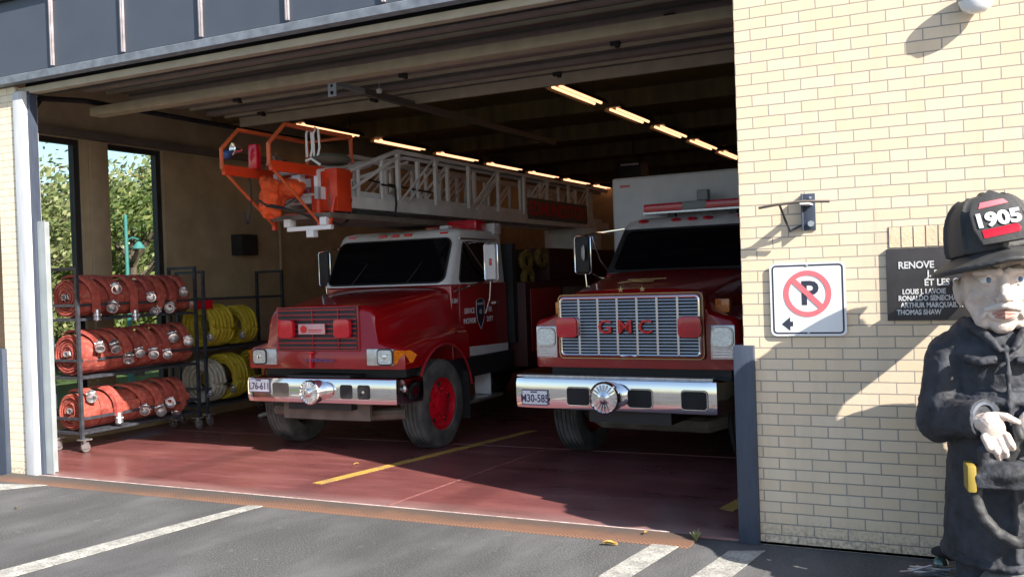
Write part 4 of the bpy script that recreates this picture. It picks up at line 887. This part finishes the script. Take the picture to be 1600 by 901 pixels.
shelf_of_hoses('middle', .95+.278, .275, [(1.45, 1.36), (1.68, 1.35), (1.89, 1.18), (2.07, 1.24), (2.31, 1.21), (2.54, 1.17), (2.69, 1.40), (2.93, 1.31)], 1.32, .236, (), HM[::-1])
shelf_of_hoses('bottom', .26+.25, .246, [(1.38, .72), (1.72, .34), (2.17, .47), (2.42, .43), (2.61, .48), (2.84, .30)], 1.36, .30, (1,), HM)

def coil(x, y, z, Rr, n, m_, label, r=.030, tail=None, w=None):
    t = thing('hose_coil', (x, y, z+.022), label, 'fire hose', 'coiled hoses on the second rack'); b = MB(); pts = []
    for i in range(n*22):
        a = i/22*2*math.pi; lay = (i//22) % 3; pts.append((math.cos(a)*(Rr-.05*lay)*1.0, -n*.013+i/22*.026+.008*math.sin(3*a+i), math.sin(a)*(Rr-.05*lay)*(1 if math.sin(a) > 0 else .93)))
    b.tube(pts, r, 7); b.build('hose_loops', m_, t, smooth=True)
    if tail: b = MB(); b.tube(tail, .030, 8); b.build('hose_tail', m_ if m_ != YHOSE else CHOSE, t, smooth=True)
    coupling(t, (Rr*.82, -n*.014, -Rr*.45), (.5, -.6, -.5), .04, .09); return t
coil(-10.55, 3.72, 1.44, .30, 16, YHOSE, 'thick yellow hose coil standing at the near end of the upper shelf')
coil(-10.55, 4.35, 1.42, .28, 12, YHOSE, 'darker yellow hose coil standing at the far end of the upper shelf')
coil(-10.58, 3.62, .62, .30, 10, CHOSE, 'cream hose coil at the near end of the lower shelf')
coil(-10.52, 4.02, .66, .33, 11, YHOSE, 'yellow hose coil next to the cream one on the lower shelf')
coil(-10.45, 4.62, .68, .32, 12, YHOSE, 'yellow hose coil at the far end of the lower shelf with a loose pale tail', tail=[(.3, -.1, .1), (.42, -.18, .0), (.50, -.22, -.3), (.52, -.25, -.5), (.45, -.30, -.62), (.30, -.32, -.655)])
t = thing('foam_can', (-10.62, 3.50, 1.882), 'small red box standing on the rail above the yellow hoses', 'box')
b = MB(); b.box(.0, .30, -.08, .08, -.16, -.03); b.box(.05, .2, -.085, -.08, -.12, -.06); b.build('can', REDL, t, bevel=.012); b = MB(); b.tube([(.05, 0, -.03), (.08, 0, .0), (.2, 0, .0), (.24, 0, -.03)], .008, 6); b.build('handle', BLKP, t)
# small stand and blue crate left of the rack
t = thing('utility_stand', (-10.97, 1.12, .022), 'narrow dark steel stand between the door track and the first hose rack', 'stand')
b = MB()
for x in (-.14, .14):
    for y in (-.14, .14): b.box(x-.02, x+.02, y-.02, y+.02, 0, 1.52)
for z in (.5, 1.50): b.box(-.16, .16, -.16, .16, z, z+.03)
b.build('frame', GREY, t)
b = MB(); b.box(.03, .16, -.23, -.19, 0, .62); b.box(-.02, .0, -.22, -.19, .0, .55); b.build('kick_plate', GREY, t)
t = thing('blue_crate', (-10.97, 1.12, 1.555), 'blue plastic crate on top of the dark stand beside the hoses', 'crate')
b = MB(); b.box(-.15, .15, -.16, .16, 0, .02)
for a in ((-.15, .15, -.16, -.145), (-.15, .15, .145, .16), (-.15, -.135, -.145, .145), (.135, .15, -.145, .145)): b.box(*a, .02, .20)
b.box(-.165, .165, -.175, -.161, .17, .20); b.build('bin', BLUE, t, bevel=.004)
t = thing('white_bag', (-10.97, 1.12, .556), 'crumpled white bags stuffed in the dark stand beside the door track', 'bag')
b = MB(); rnd = random.Random(3)
for k in range(7): ell(b, (rnd.uniform(-.07, .07), rnd.uniform(-.08, .02), .09+rnd.uniform(-.02, .15)), (.06, .06, .08), sub=2)
remesh(b, 'sack', WHT, t, .012, 2)

# ================================================================== WALL FITTINGS
b = MB(); b.box(-.66, 1.3, -.004, -.001, 2.125, 2.275); sc_ = b.build('soldier_course_mortar', mat('mortar', (.27, .25, .23), .9), st)
b = MB(); rnd = random.Random(9)
for k in range(25): x = -.655+k*.078; b.box(x, x+.068, -.0065, -.0045, 2.13+rnd.uniform(0, .003), 2.27)
b.build('soldier_bricks', mat('brick_face', (.74, .58, .40), .85, var=.12, vs_=7, bump=.3, bs=50), sc_)
# no-parking sign
t = thing('no_parking_sign', (-1.21, -.022, 1.79), 'square white no parking sign with red ring and small left arrow on the brick wall', 'sign')
def rr(w_, h_, r): return [Vector((p.x, 0, p.z)) for p in rquad((-w_, 0, -h_), (w_, 0, -h_), (w_, 0, h_), (-w_, 0, h_), r)]
b = MB(); b.prism([(p.x, p.z) for p in rr(.262, .262, .04)], 1, 0, .004); pn = b.build('panel', SIGNW, t)
def frame2(w_, h_, r, th, y, m_, nm):
    b = MB(); o = rr(w_, h_, r); i_ = rr(w_-th, h_-th, max(.005, r-th)); A = [b.bm.verts.new((p.x, y, p.z)) for p in o]; B = [b.bm.verts.new((p.x, y, p.z)) for p in i_]
    n = len(A)
    for k in range(n): b.bm.faces.new((A[k], A[(k+1) % n], B[(k+1) % n], B[k]))
    return b.build(nm, m_, pn)
frame2(.247, .247, .03, .012, -.0012, SIGNB, 'border')
def ring(b, cx, cz, r0, r1, y, n=48):
    A = [b.bm.verts.new((cx+math.cos(k*2*math.pi/n)*r0, y, cz+math.sin(k*2*math.pi/n)*r0)) for k in range(n)]; B = [b.bm.verts.new((cx+math.cos(k*2*math.pi/n)*r1, y, cz+math.sin(k*2*math.pi/n)*r1)) for k in range(n)]
    for k in range(n): b.bm.faces.new((A[k], A[(k+1) % n], B[(k+1) % n], B[k]))
text('letter_p', 'P', .235, (.012, -.0014, .035), FRONT, SIGNB, pn, .0004, sx=1.05, bold=.006)
b = MB(); ring(b, 0, .04, .165, .130, -.0030); m45 = Matrix.Translation((0, 0, .04)) @ Matrix.Rotation(R(45), 4, 'Y'); b.box(-.138, .138, -.0036, -.0026, -.019, .019, m45); b.build('prohibition_ring', SIGNR, pn)
b = MB(); vs_ = [(-.185, -.175), (-.125, -.125), (-.125, -.158), (-.105, -.158), (-.105, -.192), (-.125, -.192), (-.125, -.225)]; b.bm.faces.new([b.bm.verts.new((x, -.0016, z)) for x, z in vs_]); b.build('arrow', SIGNB, pn)
for z in (.24, -.24):
    b = MB(); b.lathe([(0, -.006), (.008, -.005), (.010, 0)], (0, 0, z), (0, 1, 0), 10); b.build('bolt', STEEL, pn)
b = MB(); b.box(-.03, .03, .0045, .021, -.2, .2); b.build('spacer', STEEL, t)
# memorial plaque
t = thing('memorial_plaque', (-.68, -.02, 1.63), 'black plaque with white lettering on the brick wall behind the carved fireman', 'plaque')
b = MB(); b.box(0, 1.30, 0, .018, 0, .49); pq = b.build('slab', PLQ, t, bevel=.003)
for s_, x, z, sz in (('RENOVE', .18, .375, .066), ('J. PIC', .31, .315, .062), ('ET LES C', .335, .255, .062), ('LOUIS J. LAVOIE', .235, .195, .048), ('RONALDO SENECHAL C', .285, .150, .048), ('ARTHUR MARQUAIL R', .28, .103, .048), ('THOMAS SHAW', .20, .055, .048)):
    text('plaque_lettering', s_, sz, (x+(0 if sz < .05 else .01), -.002, z), FRONT, PLQT, pq, .001, sx=.80 if sz < .05 else .9, bold=.0016)
# wall bracket
t = thing('wall_bracket', (-1.185, 0, 2.41), 'grey steel bracket with a thin cross bar bolted to the wall above the sign', 'bracket')
b = MB(); b.box(-.045, .045, -.012, -.001, -.13, .13); b.box(-.045, -.035, -.06, -.013, -.13, .13); b.build('back_plate', GREY, t, bevel=.002)
b = MB(); b.cyl((0.015, -.013, -.085), (.015, -.035, -.085), .022, n=8); b.cyl((.015, -.013, .10), (.015, -.024, .10), .010, n=6); b.build('bolt', STEEL, t)
b = MB(); b.tube([(-.32, -.16, .04), (-.20, -.17, .055), (0, -.18, .065), (.17, -.18, .055)], .010, 8); b.build('cross_bar', MUDFLAP, t, smooth=True)
b = MB(); b.box(-.03, .03, -.19, -.013, .045, .056); b.build('arm', DWHT, t)
b = MB(); b.tube([(-.17, -.175, .05), (-.15, -.10, -.05), (-.13, -.03, -.13), (-.04, -.03, -.09)], .008, 6); b.build('brace', RACKM, t, smooth=True)
# round wall lamp (above the plaque)
t = thing('wall_lamp', (-.075, -.085, 3.73), 'round white dome lamp on a short arm high on the brick wall', 'lamp')
b = MB(); b.lathe([(0, -.10), (.05, -.095), (.09, -.065), (.108, -.02), (.110, .0)], (0, 0, 0), (0, 0, 1), 28); gl_ = b.build('globe', mat('opal_glass', (.75, .76, .78), .25, coat=.5, var=.03), t, smooth=True)
b = MB(); b.lathe([(.112, -.012), (.118, -.008), (.118, .06), (.06, .09), (0, .09)], (0, 0, 0), (0, 0, 1), 28); cp_ = b.build('cap', GALV, t, smooth=True, auto=30); gl_.scale = cp_.scale = (1, .6, 1)
b = MB(); b.box(-.03, .03, .0, .07, .02, .06); b.box(-.06, .06, .07, .083, -.02, .12); b.build('arm', GALV, t, bevel=.004)

# ================================================================== CARVED FIREMAN
t = thing('fireman_statue', (-0.005, -.58, 0), 'carved life size fireman statue in black coat and black helmet numbered 1905', 'statue', None, R(9))
b = MB()
ell(b, (0, .02, 1.34), (.31, .23, .34)); cap(b, (-.24, .02, 1.47), (.24, .02, 1.47), .135); cap(b, (-.16, .03, 1.55), (.16, .03, 1.55), .12)
b.cyl((0, .02, 1.25), (0, .0, .24), .27, .34, 30); b.cyl((0.05, .10, 1.3), (.08, .10, .24), .23, .31, 30); ell(b, (0, .02, 1.1), (.28, .24, .2)); ell(b, (.02, .10, 1.35), (.27, .22, .3))
for s_ in (-1, 1):
    cap(b, (s_*.29, .01, 1.46), (s_*.345, -.04, 1.10), .115, .125); ell(b, (s_*.345, -.05, 1.06), (.135, .13, .14)); cap(b, (s_*.345, -.06, 1.06), (s_*.19, -.30, 1.11), .125, .100)
    b.cyl((s_*.205, -.275, 1.105), (s_*.145, -.345, 1.115), .112, .118, 24)
# collar, seams, pocket, belt
for s_ in (-1, 1):
    b.tube([(s_*.17, .10, 1.64), (s_*.165, -.04, 1.64), (s_*.10, -.17, 1.58), (s_*.03, -.225, 1.49)], [.04, .038, .028, .015], 10)
b.tube([(0, -.20, 1.52), (0, -.245, 1.40), (0, -.262, 1.25), (0, -.30, .9), (0, -.345, .30)], .016, 6)
for a in ((-.22, -.05, 1.44), (.05, .22, 1.44)):
    b.tube([(a[0], -.165-(.06 if abs(a[0]) < .1 else 0), a[2]+.0), ((a[0]+a[1])/2, -.235, a[2]-.005), (a[1], -.165-(.06 if abs(a[1]) < .1 else 0), a[2]+.0)], .026, 8)
b.tube([(math.cos(a)*.285, .02+math.sin(a)*.26, 1.20) for a in [k*math.pi/16 for k in range(32)]], .032, 8, closed=True)
for k in range(7): a = R(200+k*22); b.tube([(math.cos(a)*.26, .02+math.sin(a)*.24, 1.1), (math.cos(a)*.33, .01+math.sin(a)*.325, .30)], [.01, .03], 6)
b.tube([(math.cos(a)*.335, math.sin(a)*.335, .26) for a in [k*math.pi/16 for k in range(32)]], .025, 8, closed=True)
coat = remesh(b, 'coat', COAT, t, .010, 2, disp=.022, ds=.07); coat.scale = (1, 1.2, 1)
for s_ in (-1, 1):
    b = MB(); cap(b, (s_*.15, 0, .30), (s_*.16, -.03, .08), .13, .12); ell(b, (s_*.16, -.15, .07), (.11, .20, .08)); remesh(b, 'boot', COAT, t, .016, 2)
    b = MB(); b.lathe([(.098, 0), (.102, .003), (.102, .010), (.085, .014)], (s_*.150, -.342, 1.114), (-s_*.6, -.75, .1), 24); b.build('cuff_edge', GREY, t, smooth=True)
# head
b = MB(); ell(b, (0, -.02, 1.90), (.185, .215, .235)); ell(b, (0, -.075, 1.745), (.135, .135, .125)); ell(b, (0, -.155, 1.675), (.065, .055, .05)); cap(b, (0, .02, 1.5), (0, .0, 1.75), .115)
for s_ in (-1, 1):
    ell(b, (s_*.112, -.130, 1.83), (.055, .06, .05)); cap(b, (s_*.125, -.10, 1.80), (s_*.085, -.13, 1.69), .055, .045); ell(b, (s_*.190, .02, 1.85), (.030, .055, .078), (0, s_*.15, 0)); ell(b, (s_*.202, .02, 1.88), (.018, .05, .05))
    cap(b, (s_*.025, -.232, 1.962), (s_*.135, -.185, 1.960), .024, .018); cap(b, (s_*.045, -.225, 1.80), (s_*.10, -.175, 1.72), .014, .014); ell(b, (s_*.028, -.262, 1.818), (.022, .026, .018))
b.tube([(0, -.215, 1.955), (0, -.245, 1.89), (0, -.285, 1.825)], [.022, .028, .036], 10); ell(b, (0, -.285, 1.825), (.030, .028, .026)); ell(b, (0, -.195, 1.735), (.075, .045, .045))
head = remesh(b, 'head', SKIN, t, .0065, 1, disp=.008, ds=.05)
for s_ in (-1, 1):
    b = MB(); ell(b, (s_*.078, -.203, 1.918), (.036, .022, .021)); b.build('eye', EYEW, head, smooth=True)
    b = MB(); ell(b, (s_*.078+.006, -.221, 1.918), (.014, .007, .014), sub=2); b.build('iris', EYEB, head, smooth=True)
    b = MB(); b.tube([(s_*.036, -.214, 1.925), (s_*.075, -.223, 1.944), (s_*.118, -.198, 1.925)], .0075, 6); b.tube([(s_*.036, -.212, 1.910), (s_*.078, -.217, 1.893), (s_*.116, -.196, 1.908)], .006, 6); b.build('eyelid', SKIN, head, smooth=True)
    b = MB(); b.tube([(s_*.030, -.240, 1.975), (s_*.08, -.226, 1.990), (s_*.14, -.185, 1.972)], [.008, .011, .005], 6); b.build('eyebrow', MUDFLAP, head, smooth=True)
b = MB(); cap(b, (-.085, -.205, 1.762), (-.01, -.262, 1.786), .014, .024); cap(b, (.085, -.205, 1.762), (.01, -.262, 1.786), .014, .024); remesh(b, 'moustache', HAIR, head, .005, 1)
b = MB(); b.tube([(-.055, -.222, 1.738), (0, -.246, 1.745), (.055, -.222, 1.738)], [.007, .013, .007], 8); b.tube([(-.045, -.225, 1.722), (0, -.248, 1.722), (.045, -.225, 1.722)], [.006, .013, .006], 8); b.build('lips', LIP, head, smooth=True)
# helmet
HT = Matrix.Translation((0, -.02, 2.06)) @ Matrix.Rotation(R(-9), 4, 'Y') @ Matrix.Rotation(R(-3), 4, 'X')
b = MB()
N = 40
def brimz(a): return -.035*abs(math.cos(a))+.0+.02*math.sin(a)
def brimr(a): return Vector((math.cos(a)*.325, math.sin(a)*(.40 if math.sin(a) < 0 else .50), 0))
angs = [k*2*math.pi/N for k in range(N)]
rows = []
for fr, dz in ((.60, .05), (.80, .018), (1.0, brimz(0)*0-.012), (1.02, -.03), (.98, -.045), (.80, -.03), (.55, -.03)):
    rows.append([HT @ (brimr(a)*fr+Vector((0, 0, dz+brimz(a)*fr))) for a in angs])
b.loft(rows, cap0=True, cap1=True, closed=True)
brim = remesh(b, 'helmet_brim', HELM, t, .010, 3)
b = MB()
rows = []
for k in range(9):
    f = k/8; z = .02+.345*math.sin(f*1.45)/math.sin(1.45); q = math.cos(f*1.45)**.62
    rows.append([HT @ Vector((math.cos(a)*(.232)*q*(1-.045*abs(math.sin(4*a))), .01+math.sin(a)*.285*q*(1-.045*abs(math.sin(4*a))), z)) for a in angs])
b.loft(rows, cap0=True, cap1=True, closed=True)
for k in range(8):
    a = k*math.pi/4; pts = []
    for j in range(8):
        f = j/8; z = .02+.345*math.sin(f*1.45)/math.sin(1.45); q = math.cos(f*1.45)**.62; pts.append(HT @ Vector((math.cos(a)*.236*q, .01+math.sin(a)*.288*q, z+.004)))
    b.tube(pts, .013, 6)
pts = [HT @ Vector((0, .30*math.cos(a)*-1+.02, .10+.27*math.sin(a))) for a in [R(35+12*k) for k in range(11)]]; b.tube(pts, .022, 8)
helm = remesh(b, 'helmet', HELM, t, .009, 2)
SH = HT @ Matrix.Translation((0, -.300, .19)) @ Matrix.Rotation(R(-14), 4, 'X')
def shp(pts, y0, y1, m_, nm, par):
    b = MB(); A = [b.bm.verts.new(SH @ Vector((x, y0, z))) for x, z in pts]; B = [b.bm.verts.new(SH @ Vector((x, y1, z))) for x, z in pts]; n = len(pts)
    b.bm.faces.new(A); b.bm.faces.new(B[::-1])
    for i in range(n): b.bm.faces.new((A[i], B[i], B[(i+1) % n], A[(i+1) % n]))
    return b.build(nm, m_, par, smooth=True, bevel=.004, auto=30)
shield = shp([(-.095, -.14), (.095, -.14), (.118, -.04), (.118, .06), (.095, .125), (.045, .15), (0, .185), (-.045, .15), (-.095, .125), (-.118, .06), (-.118, -.04)], -.012, .02, HELM, 'helmet_shield', helm)
shp([(-.075, .075), (.07, .085), (.05, .115), (-.06, .112)], -.0165, -.010, SIGNR, 'red_band', helm); shp([(-.085, -.105), (.085, -.095), (.095, -.068), (.08, -.045), (-.085, -.055)], -.0165, -.010, REDL, 'red_band', helm)
tx = text('shield_number', '1905', .112, (0, 0, 0), (0, 0, 0), LWHITE, helm, .003, bold=.005); tx.matrix_local = SH @ Matrix.Translation((0, -.017, -.002)) @ Matrix.Rotation(R(90), 4, 'X')
# hand resting on the hose
b = MB(); ell(b, (-.075, -.415, 1.105), (.068, .038, .088), (0, R(-18), 0)); cap(b, (-.145, -.355, 1.12), (-.095, -.405, 1.13), .055, .052)
for k, (x, z, ln) in enumerate(((-.118, 1.050, .105), (-.080, 1.035, .12), (-.042, 1.040, .115), (-.006, 1.060, .095))):
    p1 = Vector((x, -.435, z)); p2 = p1+Vector((.020, -.024, -ln*.5)); p3 = p2+Vector((.016, .045, -ln*.42)); cap(b, p1, p2, .0225, .021, 10); cap(b, p2, p3, .021, .018, 10)
cap(b, (-.06, -.40, 1.165), (-.005, -.425, 1.165), .026, .023, 10); cap(b, (-.005, -.425, 1.165), (.055, -.43, 1.135), .022, .016, 10)
hand = remesh(b, 'hand', SKIN, t, .0052, 2)
b = MB(); ell(b, (.075, -.415, 1.105), (.068, .038, .088), (0, R(18), 0)); cap(b, (.145, -.355, 1.12), (.095, -.405, 1.13), .055, .052)
for k, (x, z, ln) in enumerate(((.150, 1.055, .115), (.125, 1.035, .13), (.095, 1.045, .115), (.068, 1.070, .09))):
    p1 = Vector((x, -.435, z)); p2 = p1+Vector((.0, -.022, -ln*.5)); cap(b, p1, p2, .0215, .020, 10); cap(b, p2, p2+Vector((0, .028, -ln*.48)), .020, .017, 10)
remesh(b, 'hand', SKIN, t, .0065, 2)
# nozzle and hose loop
b = MB(); ell(b, (.05, -.40, .80), (.19, .13, .075)); b.box(-.13, .24, -.50, -.30, .72, .80); cap(b, (-.06, -.41, .92), (-.05, -.41, .82), .045, .055); ell(b, (.24, -.38, .80), (.1, .12, .09)); remesh(b, 'nozzle_body', COAT, t, .011, 2, disp=.02, ds=.06)
b = MB(); b.box(-.165, -.118, -.50, -.33, .70, .85); b.build('yellow_band', YEL, t, bevel=.012)
b = MB(); b.tube([(-.105, -.42, .74), (-.12, -.43, .66), (-.09, -.44, .56), (-.02, -.45, .47), (.07, -.455, .42), (.16, -.45, .43), (.23, -.44, .50), (.26, -.43, .60), (.26, -.42, .74)], .034, 14); b.tube([(.05, -.40, .86), (.12, -.42, 1.0), (.10, -.40, 1.1)], .03, 12); remesh(b, 'hose_loop', HELM, t, .009, 1, disp=.018, ds=.05)
b = MB(); ell(b, (.16, -.12, .10), (.36, .36, .19)); b.box(-.1, .45, -.36, .3, -.0, .14); remesh(b, 'plinth', STONE, t, .016, 1, disp=.05, ds=.12)

for o in t.children:
    if o.name.split('.')[0] in ('nozzle_body', 'yellow_band', 'hose_loop'): o.location = (-.10, -.08, .03)
    if o.name.split('.')[0] in ('hand', 'cuff_edge'): o.location = (0, -.075, 0)
    if o.name.split('.')[0] in ('boot', 'plinth'): o.scale = (1, 1.2, 1); o.location = (0, -.05, 0)
hand.location = (-.045, -.075, -.02)
for o in (brim, helm): o.scale = (1.13, 1.04, 1); o.location = (0.0, 0, -.012)
head.scale = (1.08, 1.04, 1.09); head.location = (0, 0, -.188)

# ================================================================== SMALL THINGS ON THE GROUND
t = thing('metal_scraps', (-.40, -.42, .0), 'small heap of bent silvery metal strips on the asphalt at the foot of the statue', 'scrap metal')
rnd = random.Random(12); b = MB()
for k in range(8):
    a = rnd.uniform(-.5, .5); x = rnd.uniform(-.10, .05); z = .015+k*.006; dx, dy = math.cos(a)*.13, math.sin(a)*.10; b.tube([(x-dx, -dy, z), (x, rnd.uniform(-.02, .02), z+rnd.uniform(.0, .04)), (x+dx, dy, z+rnd.uniform(0, .03))], .007, 5)
b.build('strips', STEEL, t)
b = MB(); ell(b, (.03, .05, .07), (.05, .04, .07), sub=2); b.build('glass_jar', mat('green_glass', (.03, .10, .09), .1, coat=.8), t, smooth=True)
b = MB(); ell(b, (.05, .02, .17), (.08, .05, .04), sub=2); b.tube([(.05, .03, .03), (.05, .02, .17)], .012, 6); b.build('black_cap', BLK, t, smooth=True)
for i, (x, y, s_, lab) in enumerate(((-2.62, -.42, .055, 'curled dry leaf lying on the asphalt left of the short white stripe'), (-2.45, -.10, .03, 'tiny dry leaf on the rusty plate near its right end'), (-8.3, -1.15, .035, 'small pale leaf on the asphalt at the far left'), (-6.35, 1.55, .03, 'small leaf on the sunlit red floor below the ladder truck'))):
    b = MB(); V = []
    for u in range(7):
        row = []
        for v in (-1, 0, 1):
            f = u/6; w_ = math.sin(f*math.pi)*.38+.02; row.append(b.bm.verts.new(((f-.5)*2*s_, v*w_*s_, .010+abs(v)*.35*s_+math.sin(f*5)*.12*s_)))
        V.append(row)
    for u in range(6):
        for v in range(2): b.bm.faces.new((V[u][v], V[u+1][v], V[u+1][v+1], V[u][v+1]))
    o = b.build('dry_leaf', LEAFY, None, smooth=True, loc=(x, y, .004 if y < -.3 else .024)); o.rotation_euler = (0, 0, R(20+70*i)); tag(o, lab, 'leaf', 'fallen leaves')
t = thing('weed', (-2.06, -.10, .002), 'small pale weed sprouting at the right end of the rusty plate', 'weed')
b = MB(); rnd = random.Random(4)
for k in range(12):
    a = rnd.uniform(0, 6.28); q = Vector((math.cos(a), math.sin(a), 0)); b.tube([(0, 0, 0), q*.02+Vector((0, 0, .04)), q*.045+Vector((0, 0, .06+rnd.uniform(0, .03)))], [.003, .006, .002], 4)
b.build('blades', mat('weed_green', (.22, .24, .10), .7, var=.3), t)
